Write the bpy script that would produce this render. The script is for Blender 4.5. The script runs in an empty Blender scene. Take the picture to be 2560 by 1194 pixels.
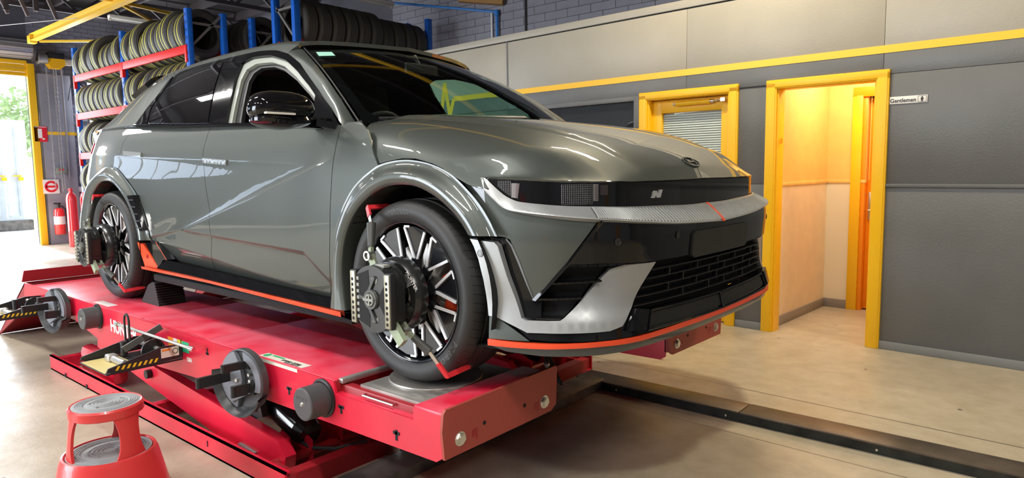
import bpy, bmesh, math, random
from mathutils import Vector, Matrix
from mathutils.geometry import delaunay_2d_cdt
random.seed(7)
C=bpy.context.scene.collection
R=math.radians
# ------------------------------------------------------------------ camera
cam_d=bpy.data.cameras.new('camera'); cam=bpy.data.objects.new('camera',cam_d); C.objects.link(cam)
cam_d.sensor_width=36; cam_d.lens=36*1710.27/2560; cam_d.clip_start=.05; cam_d.clip_end=200
f=Vector((-0.64392008,0.75815262,-0.10281798)); r=Vector((0.76302679,0.64622529,-0.01352751)); u=Vector((-0.05618766,0.0871635,0.9946082))
M=Matrix.Identity(4)
for i in range(3): M[i][0]=r[i]; M[i][1]=u[i]; M[i][2]=-f[i]
M[0][3],M[1][3],M[2][3]=2.0209,-2.6842,1.3885
cam.matrix_world=M
bpy.context.scene.camera=cam
# ------------------------------------------------------------------ world, sun, lights, exposure
sc=bpy.context.scene
sc.view_settings.view_transform='Standard'; sc.view_settings.look='None'; sc.view_settings.gamma=1
sc.view_settings.use_curve_mapping=False; sc.view_settings.exposure=0.50
w=bpy.data.worlds.new('sky'); sc.world=w; w.use_nodes=True
bg=w.node_tree.nodes['Background']; bg.inputs[0].default_value=(.78,.88,1,1); bg.inputs[1].default_value=2.6
def light(name,kind,loc,target,energy,color=(1,1,1),size=(1,1),**k):
    d=bpy.data.lights.new(name,kind); d.energy=energy; d.color=color
    if kind=='AREA': d.shape='RECTANGLE'; d.size,d.size_y=size
    o=bpy.data.objects.new(name,d); C.objects.link(o); o.location=loc
    dr=Vector(target)-Vector(loc); o.rotation_euler=dr.to_track_quat('-Z','Y').to_euler()
    for a,b in k.items(): setattr(d,a,b)
    return o
light('sun','SUN',(-30,4,20),(-12,2.6,0),9.0,(1,.95,.86),angle=R(1.0))
DAY=(.86,.92,1.0)
# daylight coming in through the real openings
light('daylight_side_door','AREA',(-5.6,-8.3,1.9),(-3.2,0,1.0),380,DAY,(4.6,3.4))
light('daylight_far_door','AREA',(-13.6,-.4,1.9),(0,0,.6),260,DAY,(3.6,3.3))
light('daylight_far_window','AREA',(-13.7,3.0,2.9),(-8,1.5,1.6),60,DAY,(1.3,1.2))
LAMPS=[(-9.8,-2.2),(-6.2,-1.9),(-3.0,-2.0),(.4,-2.4),(3.6,-2.4),(-3.6,-5.2),(-.8,-5.4),(2.2,-5.4),(3.4,1.6),(-.2,1.9)]  # the side aisle lamps are added, unseen, to brighten the car side
for x,y in LAMPS:
    light('tube_light','AREA',(x,y,4.02),(x,y,0),58,(1,.86,.62) if x>-1 and y>0 else (1,.97,.92),(1.25,.16))
light('corridor_lamp','AREA',(.45,3.75,2.42),(.45,3.75,0),17,(1,.83,.60),(.5,.5))
# ------------------------------------------------------------------ materials
MATS={}
def mat(name,col,rough=.5,metal=0,coat=0,coat_rough=.03,spec=.5,noise=0,nscale=8,bump=0,bscale=40,emis=None,estr=0,col2=None,alpha=None,detail=4):
    if name in MATS: return MATS[name]
    m=bpy.data.materials.new(name); m.use_nodes=True; nt=m.node_tree; b=nt.nodes['Principled BSDF']
    b.inputs['Base Color'].default_value=(*col,1); b.inputs['Roughness'].default_value=rough; b.inputs['Metallic'].default_value=metal
    b.inputs['Coat Weight'].default_value=coat; b.inputs['Coat Roughness'].default_value=coat_rough; b.inputs['Specular IOR Level'].default_value=spec
    if emis: b.inputs['Emission Color'].default_value=(*emis,1); b.inputs['Emission Strength'].default_value=estr
    if noise or bump:
        tc=nt.nodes.new('ShaderNodeTexCoord'); n=nt.nodes.new('ShaderNodeTexNoise'); n.inputs['Scale'].default_value=nscale; n.inputs['Detail'].default_value=detail
        nt.links.new(tc.outputs['Object'],n.inputs['Vector'])
        if noise:
            mx=nt.nodes.new('ShaderNodeMix'); mx.data_type='RGBA'
            c2=col2 or tuple(c*(1-noise) for c in col); c1=col if col2 else tuple(min(1,c*(1+noise)) for c in col)
            mx.inputs[6].default_value=(*c1,1); mx.inputs[7].default_value=(*c2,1)
            rp=nt.nodes.new('ShaderNodeMapRange'); rp.inputs[1].default_value=.35; rp.inputs[2].default_value=.65
            nt.links.new(n.outputs['Fac'],rp.inputs[0]); nt.links.new(rp.outputs[0],mx.inputs[0]); nt.links.new(mx.outputs[2],b.inputs['Base Color'])
        if bump:
            n2=nt.nodes.new('ShaderNodeTexNoise'); n2.inputs['Scale'].default_value=bscale; n2.inputs['Detail'].default_value=3
            nt.links.new(tc.outputs['Object'],n2.inputs['Vector'])
            bp=nt.nodes.new('ShaderNodeBump'); bp.inputs['Strength'].default_value=bump; bp.inputs['Distance'].default_value=.01
            nt.links.new(n2.outputs['Fac'],bp.inputs['Height']); nt.links.new(bp.outputs['Normal'],b.inputs['Normal'])
    MATS[name]=m; return m
def glass(name,tint,fres=.5):
    if name in MATS: return MATS[name]
    m=bpy.data.materials.new(name); m.use_nodes=True; nt=m.node_tree; nt.nodes.clear()
    o=nt.nodes.new('ShaderNodeOutputMaterial'); t=nt.nodes.new('ShaderNodeBsdfTransparent'); g=nt.nodes.new('ShaderNodeBsdfGlossy')
    t.inputs[0].default_value=(*tint,1); g.inputs['Roughness'].default_value=.01
    mx=nt.nodes.new('ShaderNodeMixShader'); fr=nt.nodes.new('ShaderNodeFresnel'); fr.inputs[0].default_value=1.5
    ge=nt.nodes.new('ShaderNodeNewGeometry'); sb_=nt.nodes.new('ShaderNodeMath'); sb_.operation='SUBTRACT'; sb_.inputs[0].default_value=1; nt.links.new(ge.outputs['Backfacing'],sb_.inputs[1])
    ml=nt.nodes.new('ShaderNodeMath'); ml.operation='MULTIPLY'; nt.links.new(fr.outputs[0],ml.inputs[0]); nt.links.new(sb_.outputs[0],ml.inputs[1]); nt.links.new(ml.outputs[0],mx.inputs[0]); nt.links.new(t.outputs[0],mx.inputs[1]); nt.links.new(g.outputs[0],mx.inputs[2]); nt.links.new(mx.outputs[0],o.inputs[0])
    MATS[name]=m; return m
paint=mat('grey_paint',(.072,.083,.074),.46,.40,1.0,.012)
blackgloss=mat('gloss_black',(.006,.006,.007),.05,0,0,.02)
blackplas=mat('black_plastic',(.018,.018,.019),.45)
blackmat=mat('matt_black',(.008,.008,.009),.8)
rubber=mat('rubber',(.022,.022,.023),.62,bump=.15,bscale=60)
silver=mat('satin_silver',(.43,.44,.44),.42,.5,.2,.2)
machined=mat('machined_alloy',(.88,.89,.92),.40,.35)
alloyblack=mat('black_alloy',(.012,.013,.016),.22,.2,.6)
orange=mat('orange_trim',(.85,.075,.02),.35,0,.4)
redlift=mat('red_powdercoat',(.70,.012,.045),.33,0,.35,.15,noise=.10,nscale=3)
redtop=mat('red_worn_top',(.70,.015,.05),.42,0,.2,.25,noise=.35,nscale=5,col2=(.74,.10,.15),bump=.05,detail=10)
reddark=mat('dark_red_steel',(.33,.012,.02),.42)
steel=mat('steel',(.46,.44,.41),.36,.6,noise=.2,nscale=6)
bright=mat('zinc',(.72,.71,.66),.28,1)
wornsteel=mat('dark_steel_bar',(.15,.14,.13),.5,.5,noise=.45,nscale=7,bump=.1)
yellow=mat('yellow_paint',(.93,.53,.008),.38)
yelbeam=mat('yellow_beam',(.80,.50,.03),.45)
wallup=mat('wall_light_grey',(.37,.345,.285),.42,noise=.04,nscale=2,bump=.12,bscale=55)
walllow=mat('wall_dark_grey',(.135,.14,.142),.40,noise=.06,nscale=2,bump=.15,bscale=60)
cream=mat('cream_paint',(.78,.64,.44),.5,noise=.04)
ochre=mat('ochre_paint',(.85,.55,.16),.5,noise=.04)  # cream upper corridor wall with its warm light painted into the colour
orangedoor=mat('orange_paint',(.93,.30,.005),.4)
brickm=mat('grey_brick',(.27,.27,.32),.7,noise=.12,nscale=3,bump=.25,bscale=30)
mortar=mat('mortar',(.12,.12,.145),.9)
ceilm=mat('dark_ceiling',(.022,.018,.020),.8)
darksteel=mat('dark_roof_steel',(.06,.05,.055),.55)
bluem=mat('blue_upright',(.012,.13,.62),.35,noise=.08)
redbeam=mat('red_beam',(.72,.012,.012),.5,spec=.25)
white=mat('white',(.82,.82,.80),.5)
redsign=mat('red_sign',(.75,.02,.03),.4)
stoolred=mat('stool_red',(.72,.045,.045),.35,0,.3)
stoolgrey=mat('stool_tread',(.30,.31,.32),.6)
yellowmark=mat('tyre_yellow_mark',(.75,.70,.05),.6)
tubemat=mat('tube_light_glow',(1,1,1),.5,emis=(1,.96,.9),estr=6)
whitehl=mat('white_letter',(.85,.83,.82),.5)
floorm=None
# ------------------------------------------------------------------ mesh helpers
class MB:
    def __init__(s): s.v=[]; s.f=[]; s.sm=[]
    def add(s,vs,fs,sm=False):
        o=len(s.v); s.v+= [tuple(v) for v in vs]; s.f+=[tuple(o+i for i in f_) for f_ in fs]; s.sm+=[sm]*len(fs); return s
    def box(s,x0,x1,y0,y1,z0,z1,bev=0):
        if x0>x1:x0,x1=x1,x0
        if y0>y1:y0,y1=y1,y0
        if z0>z1:z0,z1=z1,z0
        if bev:
            b=min(bev,(x1-x0)*.45,(y1-y0)*.45,(z1-z0)*.45)
            bm=bmesh.new(); bmesh.ops.create_cube(bm,size=1)
            for v in bm.verts: v.co=Vector(((x0+x1)/2+v.co.x*(x1-x0),(y0+y1)/2+v.co.y*(y1-y0),(z0+z1)/2+v.co.z*(z1-z0)))
            bmesh.ops.bevel(bm,geom=list(bm.edges),offset=b,segments=2,affect='EDGES',profile=.5)
            bm.verts.index_update(); s.add([v.co for v in bm.verts],[[v.index for v in f_.verts] for f_ in bm.faces]); bm.free(); return s
        return s.add([(x0,y0,z0),(x1,y0,z0),(x1,y1,z0),(x0,y1,z0),(x0,y0,z1),(x1,y0,z1),(x1,y1,z1),(x0,y1,z1)],
            [(0,3,2,1),(4,5,6,7),(0,1,5,4),(1,2,6,5),(2,3,7,6),(3,0,4,7)])
    def bar(s,a,b,w,h,up=(0,0,1)):
        a=Vector(a);b=Vector(b);d=(b-a).normalized();up=Vector(up)
        x=d.cross(up)
        if x.length<1e-4: x=d.cross(Vector((1,0,0)))
        x.normalize(); z=x.cross(d); x*=w/2; z*=h/2
        return s.add([a-x-z,a+x-z,a+x+z,a-x+z,b-x-z,b+x-z,b+x+z,b-x+z],[(0,1,2,3),(7,6,5,4),(0,4,5,1),(1,5,6,2),(2,6,7,3),(3,7,4,0)])
    def cyl(s,a,b,r,r2=None,n=20,cap=True):
        a=Vector(a);b=Vector(b); r2=r if r2 is None else r2; d=(b-a).normalized(); x=d.orthogonal().normalized(); y=d.cross(x)
        vs=[];fs=[]
        for p,q in ((a,r),(b,r2)):
            for i in range(n):
                t=2*math.pi*i/n; vs.append(p+(x*math.cos(t)+y*math.sin(t))*q)
        s.add(vs,[(i,(i+1)%n,n+(i+1)%n,n+i) for i in range(n)],True)
        if cap: s.add(vs,[tuple(range(n-1,-1,-1)),tuple(range(n,2*n))])
        return s
    def tube(s,pts,r,n=8,closed=False):
        pts=[Vector(p) for p in pts]; m=len(pts); vs=[]; prev=None
        for i,p in enumerate(pts):
            a=pts[i-1] if (i>0 or closed) else p; b=pts[(i+1)%m] if (i<m-1 or closed) else p
            d=(b-a).normalized()
            x=(d.orthogonal() if prev is None else (prev-d*prev.dot(d))).normalized(); prev=x; y=d.cross(x)
            for k in range(n):
                t=2*math.pi*k/n; vs.append(p+(x*math.cos(t)+y*math.sin(t))*r)
        fs=[]
        for i in range(m if closed else m-1):
            j=(i+1)%m
            for k in range(n): fs.append((i*n+k,i*n+(k+1)%n,j*n+(k+1)%n,j*n+k))
        s.add(vs,fs,True)
        if not closed: s.add(vs,[tuple(range(n-1,-1,-1)),tuple((m-1)*n+k for k in range(n))])
        return s
    def lathe(s,prof,c,axis=(0,0,1),n=32,sm=True,a0=0,a1=2*math.pi):
        """prof: (radius, height) list"""
        ax=Vector(axis).normalized(); x=ax.orthogonal().normalized()
        if abs(ax.y)>.9: x=Vector((1,0,0))
        y=ax.cross(x); c=Vector(c); full=abs(a1-a0-2*math.pi)<1e-6; m=n if full else n+1
        vs=[]
        for i in range(m):
            t=a0+(a1-a0)*i/n; d=x*math.cos(t)+y*math.sin(t)
            for (q,h) in prof: vs.append(c+d*q+ax*h)
        k=len(prof); fs=[]
        for i in range(n):
            j=(i+1)%m
            for p in range(k-1):
                fs.append((i*k+p,j*k+p,j*k+p+1,i*k+p+1))
        return s.add(vs,fs,sm)
    def prism(s,poly,a,b,plane='xz'):
        """extrude a 2D polygon between a and b along the missing axis"""
        def P(p,q):
            if plane=='xz': return (p[0],q,p[1])
            if plane=='xy': return (p[0],p[1],q)
            return (q,p[0],p[1])
        n=len(poly); vs=[P(p,a) for p in poly]+[P(p,b) for p in poly]
        return s.add(vs,[tuple(range(n)),tuple(range(2*n-1,n-1,-1))]+[(i,n+i,n+(i+1)%n,(i+1)%n) for i in range(n)])
    def grid(s,F,nu,nv,closed_u=False,sm=True):
        vs=[F(i/nu,j/nv) for i in range(nu+(0 if closed_u else 1)) for j in range(nv+1)]; m=nv+1; fs=[]
        for i in range(nu):
            j2=(i+1)%nu if closed_u else i+1
            for j in range(nv): fs.append((i*m+j,j2*m+j,j2*m+j+1,i*m+j+1))
        return s.add(vs,fs,sm)
    def xf(s,M_): s.v=[tuple(M_@Vector(v)) for v in s.v]; return s
    def mesh(s,name,m,fix=True):
        me=bpy.data.meshes.new(name); me.from_pydata(s.v,[],s.f)
        if fix:
            bm=bmesh.new(); bm.from_mesh(me); bmesh.ops.remove_doubles(bm,verts=bm.verts,dist=1e-5); bmesh.ops.recalc_face_normals(bm,faces=bm.faces)
            bm.to_mesh(me); bm.free()
        me.polygons.foreach_set('use_smooth',[True]*len(me.polygons))
        me.materials.append(m); me.set_sharp_from_angle(angle=R(32)); me.update()
        return me
    def build(s,name,m,parent=None,**k):
        o=bpy.data.objects.new(name,s.mesh(name,m)); C.objects.link(o)
        if parent: o.parent=parent
        tag(o,**k); return o
def tag(o,label=None,cat=None,group=None,kind=None):
    if label:o['label']=label
    if cat:o['category']=cat
    if group:o['group']=group
    if kind:o['kind']=kind
    return o
def thing(name,loc=(0,0,0),label=None,cat=None,group=None,rotz=0,kind=None):
    o=bpy.data.objects.new(name,None); C.objects.link(o); o.location=loc; o.rotation_euler=(0,0,rotz); o.empty_display_size=.1
    return tag(o,label,cat,group,kind)
def copy_tree(o,parent=None):
    c=o.copy(); C.objects.link(c)
    if parent is not None: c.parent=parent
    for ch in list(o.children): copy_tree(ch,c)
    return c
def text_geo(s,size,depth=.001,font=None,shear=0,width=1.0,align='LEFT',bold=.0):
    cu=bpy.data.curves.new('t','FONT'); cu.body=s; cu.size=size; cu.extrude=depth; cu.shear=shear; cu.align_x=align; cu.offset=bold
    cu.resolution_u=3
    o=bpy.data.objects.new('t',cu); C.objects.link(o); bpy.context.view_layer.update()
    me=bpy.data.meshes.new_from_object(o.evaluated_get(bpy.context.evaluated_depsgraph_get()))
    vs=[(v.co.x*width,v.co.y,v.co.z) for v in me.vertices]; fs=[tuple(p.vertices) for p in me.polygons]
    bpy.data.objects.remove(o); bpy.data.curves.remove(cu); bpy.data.meshes.remove(me)
    return vs,fs
def lettering(name,s,size,origin,xd,yd,m,parent=None,depth=.0008,**k):
    """flat lettering, xd reading direction, yd up direction"""
    vs,fs=text_geo(s,size,depth,**k); o=Vector(origin); xd=Vector(xd).normalized(); yd=Vector(yd).normalized(); n=xd.cross(yd)
    mb=MB(); mb.add([o+xd*v[0]+yd*v[1]+n*v[2] for v in vs],fs)
    return mb.build(name,m,parent)
# ------------------------------------------------------------------ car body surfaces (half widths and profiles)
def lerp(a,b,t): return a+(b-a)*t
def cr(pts,u):
    """Catmull-Rom through pts at uniform parameter u"""
    n=len(pts); u=min(max(u,0.0),n-1.0); i=min(int(u),n-2); t=u-i
    p0=pts[max(i-1,0)];p1=pts[i];p2=pts[i+1];p3=pts[min(i+2,n-1)]
    return tuple(.5*((2*b)+(c-a)*t+(2*a-5*b+4*c-d)*t*t+(-a+3*b-3*c+d)*t**3) for a,b,c,d in zip(p0,p1,p2,p3))
def tab(xs,ys,x):
    """smooth (monotone-ish) table lookup"""
    if x<=xs[0]: return ys[0]
    if x>=xs[-1]: return ys[-1]
    i=0
    while xs[i+1]<x: i+=1
    h=xs[i+1]-xs[i]; t=(x-xs[i])/h
    def m(k):
        if k==0: return (ys[1]-ys[0])/(xs[1]-xs[0])
        if k==len(xs)-1: return (ys[k]-ys[k-1])/(xs[k]-xs[k-1])
        return (ys[k+1]-ys[k-1])/(xs[k+1]-xs[k-1])
    t2=t*t;t3=t2*t
    return (2*t3-3*t2+1)*ys[i]+(t3-2*t2+t)*h*m(i)+(-2*t3+3*t2)*ys[i+1]+(t3-t2)*h*m(i+1)
def sst(a,b,x):
    t=min(max((x-a)/(b-a),0.),1.); return t*t*(3-2*t)
# ---- side: half width as a function of x and z
def side_y(x,z):
    w=tab([.15,.25,.35,.5,.65,.8,.88,.95,1.0,1.06,1.16],[.885,.905,.925,.94,.945,.938,.926,.908,.89,.868,.82],z)
    w-= .03*sst(-2.9,-3.5,x) + .012*sst(-.3,.5,x)
    # upper crease line (handles)
    if -3.9<x<-.45:
        zl=lerp(.965,.865,(x+3.2)/2.6)
        f=sst(-.45,-.9,x)
        d=z-zl
        if d<0: w-=f*.014*(1-math.exp(d/.05))*math.exp(d/.35)
        # diagonal crease
        # from (-.52,.875) down back to (-2.1,.50)
        zd=lerp(.88,.44,(x+.5)/(-1.7))
        d=z-zd
        g=sst(-.42,-.6,x)*sst(-2.35,-2.0,x)
        if d>0: w-=g*.016*(1-math.exp(-d/.03))*math.exp(-d/.18)
        # rocker polygon line
        zr=rock(x)
        d=z-zr
        g=sst(-.40,-.5,x)*sst(-2.5,-2.35,x)
        if d<0: w-=g*(.010*(1-math.exp(d/.006)))
        zr2=lerp(.29,.42,sst(-.5,-2.4,x))
        d=z-(zr2)
        if d<0: w+=g*d*.32
    return w
def rock(x):
    P=[(-2.45,.44),(-1.95,.515),(-1.62,.50),(-.72,.47),(-.5,.33),(-.4,.3)]
    for a,b in zip(P,P[1:]):
        if x<=b[0]: return lerp(a[1],b[1],max(0,(x-a[0]))/(b[0]-a[0]))
    return .3
def S(x,z): return (x,-side_y(x,z),z)
# ---- front wrap: u along plan (0 centre .. 8 arch), z
PLAN=[(.872,0),(.864,.3),(.832,.6),(.772,.745),(.675,.84),(.565,.89),(.43,.92),(.3,.93),(.1,.935)]
INZ=[.10,.16,.20,.24,.30,.38,.46,.54,.60,.65,.70,.80,.86]
IND=[.06,.03,.008,.0,.012,.024,.018,.012,.008,.012,.024,.055,.08]
def W(u,z,off=0.0):
    s=1 if u>=0 else -1; a=abs(u)
    p=cr(PLAN,a) if a>1e-6 else (.872,0)
    q=cr(PLAN,min(a+.02,8)); r=cr(PLAN,max(a-.02,0)) if a>.02 else (PLAN[1][0]*0+.872,-.001)
    if a<=.02: r=(.872,0)
    tx,ty=q[0]-r[0],q[1]-r[1]
    if a<.05: tx,ty=0,1
    L=math.hypot(tx,ty); nx,ny=ty/L,-tx/L   # outward normal (x+, y+)
    d=tab(INZ,IND,z)
    # the inset fades towards the arch so that the wrap meets the fender
    f=1-.55*sst(4.2,6.8,a)
    # centre peak
    d=d*f-off
    x=p[0]-nx*d; y=p[1]-ny*d
    return (x,-y*s,z)      # u>0 is the car's right side (y<0)

HT=([0,1.2,2.4,4.1,5.35,6.3,6.6],[.787,.784,.787,.794,.803,.808,.81])
HB=([0,.55,1.2,2.4,4.1,5.3,5.56,5.75,6.05,6.3,6.5],[.687,.686,.692,.701,.709,.723,.735,.75,.782,.806,.808])
SB=([0,.6,1.27,1.8,2.5,3.4,4.3,5.24,5.63,5.94,6.22,6.5],[.614,.62,.63,.644,.657,.668,.68,.691,.703,.735,.766,.802])
def hin(a): return .078*(1-.72*sst(3.2,6.3,a))
def HLP(u,z,off=0.0):
    """recessed lamp panel"""
    a=abs(u); d=hin(a); b=tab(INZ,IND,z); f=1-.55*sst(4.2,6.8,a)
    return W(u,z,b*f-d+off)
def STR(u,v,off=0.0):
    """silver strip: v 0 top .. 1 bottom"""
    a=abs(u); z=lerp(tab(*HB,a),tab(*SB,a),v)
    d=hin(a)*(1-sst(-.25,1.1,v)**.8) if v<1.1 else 0
    d=hin(a)*(1-v)**1.15 if v<1 else 0
    b=tab(INZ,IND,z); f=1-.55*sst(4.2,6.8,a)
    return W(u,z,b*f-d+off+.004)
# ---- bonnet: x, th (degrees, + right)
HX=[-.6,-.35,-.1,.2,.45,.62,.74,.80]
HZ=[1.078,1.075,1.062,1.028,.970,.905,.848,.79]
def BON(x,th):
    s=math.sin(math.radians(abs(th))); c=max(math.cos(math.radians(abs(th))),0)
    zc=tab(HX,HZ,x)
    Y=tab([-.6,-.3,.0,.3,.5,.65,.8],[.885,.915,.935,.935,.925,.91,.9],x)
    ze=tab([-.6,-.3,0,.3,.5,.7,.8],[.80,.80,.80,.775,.77,.77,.77],x)
    n=tab([-.6,-.3,.1,.5],[9,8,4.5,3.7],x); y=Y*s**(2/n); z=ze+(zc-ze)*c**.9
    e=tab([-.6,0,.5,.8],[.74,.66,.52,.44],x); d=y-e
    z+=.013*sst(.004,-.045,d)*sst(.80,.6,x)
    return (x,-y if th>=0 else y,z)
# ---- greenhouse: x, t 0 belt .. 4 centre
def GH(x,t,off=0.0):
    zt=tab([-3.9,-3.75,-3.6,-3.3,-2.9,-2.4,-2,-1.45,-1.2,-.9,-.6],[1.0,1.11,1.25,1.43,1.525,1.56,1.572,1.567,1.548,1.50,1.44],x)
    yb=tab([-3.9,-3.6,-3.2,-2.4,-1.4,-.5],[.70,.78,.83,.865,.87,.865],x)
    yr=tab([-3.9,-3.6,-3.2,-2.4,-1.4,-.9],[.62,.62,.63,.655,.665,.66],x)
    zb=tab([-3.9,-2.75,-2.1,-1.4,-1,-.5],[1.15,1.145,1.11,1.08,1.058,1.035],x)
    zr=zt-.085
    P=[(yb,zb),(lerp(yb,yr,.5)+.012,lerp(zb,zr,.5)),(yr,zr),(yr-.13,zt-.022),(0,zt+.012)]
    y,z=cr(P,min(max(t,0),4)) if t>=0 else (yb+.02*-t,zb+t*.1)
    return (x,-y-off,z)
# ---- windscreen: u -1..1 (+ right), v 0 base .. 1 header
def WS(u,v):
    a=abs(u)
    b=(-.42+.36*(1-a**2.2),.80*a,1.045+.01*(1-a))
    h=(-1.13+.135*(1-a**2),.60*a,1.468+.024*(1-a**2.2))
    k=math.sin(math.pi*v)*.028
    x=lerp(b[0],h[0],v)+k*.6;y=lerp(b[1],h[1],v)+.02*a*math.sin(math.pi*v);z=lerp(b[2],h[2],v)+k
    return (x,-y if u>=0 else y,z)
def S2(a,z):
    if a>-3.4: return S(a,z)
    th=(-3.4-a)/.9*math.pi/2; w=side_y(-3.4,z)
    return (-3.4-(.45-.35*max(z-.85,0))*math.sin(th)**1.0,-w*max(math.cos(th),0)**.5,z)
# ------------------------------------------------------------------ the setting
# floor material: concrete, joints, painted shadow
def make_floor_mat():
    m=bpy.data.materials.new('concrete_floor'); m.use_nodes=True; nt=m.node_tree; b=nt.nodes['Principled BSDF']; N=nt.nodes.new; L=nt.links.new
    tc=N('ShaderNodeTexCoord'); 
    def noise(sc_,det,lo,hi,rough=.5):
        n=N('ShaderNodeTexNoise'); n.inputs['Scale'].default_value=sc_; n.inputs['Detail'].default_value=det; n.inputs['Roughness'].default_value=rough
        L(tc.outputs['Object'],n.inputs['Vector']); mr=N('ShaderNodeMapRange'); mr.inputs[1].default_value=lo; mr.inputs[2].default_value=hi; L(n.outputs['Fac'],mr.inputs[0]); return mr.outputs[0]
    def mix(fac,a,c,mode='MIX',f0=None):
        x=N('ShaderNodeMix'); x.data_type='RGBA'; x.blend_type=mode
        if f0 is not None: x.inputs[0].default_value=f0
        else: L(fac,x.inputs[0])
        for i,v in ((6,a),(7,c)):
            if isinstance(v,tuple): x.inputs[i].default_value=(*v,1)
            else: L(v,x.inputs[i])
        return x.outputs[2]
    def math_(op,a,c=None,cl=False):
        x=N('ShaderNodeMath'); x.operation=op; x.use_clamp=cl
        for i,v in ((0,a),(1,c)):
            if v is None: continue
            if isinstance(v,(int,float)): x.inputs[i].default_value=v
            else: L(v,x.inputs[i])
        return x.outputs[0]
    base=mix(noise(.9,6,.35,.68),(.52,.46,.355),(.43,.38,.295))
    base=mix(noise(6,8,.30,.75,.7),base,mix(None,base,(.70,.66,.60),'MULTIPLY',1.0))
    # small pits
    v=N('ShaderNodeTexVoronoi'); v.inputs['Scale'].default_value=5.5; L(tc.outputs['Object'],v.inputs['Vector'])
    pit=math_('MULTIPLY',math_('LESS_THAN',v.outputs['Distance'],.07),noise(2.3,2,.5,.56))
    base=mix(pit,base,(.13,.10,.08))
    sep=N('ShaderNodeSeparateXYZ'); L(tc.outputs['Object'],sep.inputs[0]); X,Y=sep.outputs[0],sep.outputs[1]
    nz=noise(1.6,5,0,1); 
    # brown smudged shadow in front of the lift, painted into the colour
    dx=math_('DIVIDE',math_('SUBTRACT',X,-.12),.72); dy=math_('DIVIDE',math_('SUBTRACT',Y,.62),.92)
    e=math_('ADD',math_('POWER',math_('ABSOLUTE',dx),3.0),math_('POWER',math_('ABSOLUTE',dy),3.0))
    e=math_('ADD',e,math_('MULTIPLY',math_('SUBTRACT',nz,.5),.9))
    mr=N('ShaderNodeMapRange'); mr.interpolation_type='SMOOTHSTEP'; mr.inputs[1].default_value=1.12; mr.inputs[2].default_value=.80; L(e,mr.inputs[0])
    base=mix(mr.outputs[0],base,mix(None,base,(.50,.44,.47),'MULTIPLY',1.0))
    # slab joints (thin saw cuts)
    def line(coord,at,w_,slope=None):
        c=coord if slope is None else math_('SUBTRACT',coord,math_('MULTIPLY',X,slope))
        return math_('LESS_THAN',math_('ABSOLUTE',math_('SUBTRACT',c,at)),w_)
    j=math_('MAXIMUM',line(Y,1.42,.005,-.03),math_('MAXIMUM',line(Y,.70,.0035,-.03),line(X,-6.2,.006)))
    base=mix(j,base,(.10,.08,.06))
    L(base,b.inputs['Base Color'])
    L(math_('ADD',math_('MULTIPLY',noise(3,5,.3,.7),.2),.30),b.inputs['Roughness'])
    bp=N('ShaderNodeBump'); bp.inputs['Strength'].default_value=.12; bp.inputs['Distance'].default_value=.01
    n2=N('ShaderNodeTexNoise'); n2.inputs['Scale'].default_value=35; n2.inputs['Detail'].default_value=6; L(tc.outputs['Object'],n2.inputs['Vector'])
    L(math_('SUBTRACT',n2.outputs['Fac'],math_('MULTIPLY',j,1.0)),bp.inputs['Height']); L(bp.outputs['Normal'],b.inputs['Normal'])
    return m
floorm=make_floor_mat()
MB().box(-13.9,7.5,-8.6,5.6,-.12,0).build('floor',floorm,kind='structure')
yardm=mat('yard_concrete',(.55,.53,.48),.8,noise=.12,nscale=2,bump=.1)
MB().box(-34,-13.9,-14,12,-.14,-.004).build('yard_ground',yardm,label='bright sunlit concrete yard outside the roller door',cat='ground',kind='structure')
MB().box(-12,9,-30,-8.75,-.14,-.004).build('side_yard_ground',yardm,label='concrete yard beyond the side door openings behind the viewer',cat='ground',kind='structure')
# partition with doors, in its own frame: local x along the wall, local y away from the camera
WA=(-0.2970342,3.0056588); WANG=math.atan2(-.0488941,.99880397)
wall=thing('wall_partition',(WA[0],WA[1],0),rotz=WANG,kind='structure')
TH=.10
def wp(mb,name,m,**k): return mb.build(name,m,wall,**k)
S0,S1=-4.35,7.6
# wall sheets: each its own board, split at the joints; openings for window, door 1 and door 2
def sheets(z0,z1,m,cuts,holes):
    for a,b_ in zip(cuts,cuts[1:]):
        segs=[(a,b_)]
        for h0,h1 in holes:
            ns=[]
            for s0,s1 in segs:
                if h1<=s0 or h0>=s1: ns.append((s0,s1)); continue
                if h0>s0: ns.append((s0,h0))
                if h1<s1: ns.append((h1,s1))
            segs=ns
        for s0,s1 in segs:
            if s1-s0>.01: wp(MB().box(s0+.001,s1-.001,0,TH,z0+.001,z1-.001,.003),'wall_board',m)
D1=(-.905,-.06); D2=(.335,1.078); WIN=(-2.35,-1.02)
cuts=[S0,-2.66,-.485,1.105,2.9,5.2,S1]
sheets(2.20,2.755,wallup,cuts,[])
sheets(2.03,2.20,walllow,cuts,[])
sheets(1.23,2.03,walllow,cuts,[(WIN[0],WIN[1]),(D1[0]-.01,D1[1]+.01),(D2[0]-.01,D2[1]+.01)])
sheets(.0,1.23,walllow,cuts,[(D1[0]-.01,D1[1]+.01),(D2[0]-.01,D2[1]+.01)])
wp(MB().box(WIN[0],WIN[1],.01,TH,1.23,1.55),'wall_board',walllow)
wp(MB().box(S0-.02,S1,-.012,TH+.02,2.765,2.835,.004),'top_rail',wallup)
wp(MB().box(S0,S1,.005,TH,2.74,2.77),'shadow_gap',blackmat)
wp(MB().box(-2.668,-2.652,-.006,.01,2.2,2.76),'joint_batten',walllow)
for a,b_ in ((1.153,S1),(-.98,-4.35)): pass
wp(MB().box(1.153,S1,-.014,.01,1.212,1.238,.003),'dado_rail',walllow)
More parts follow.
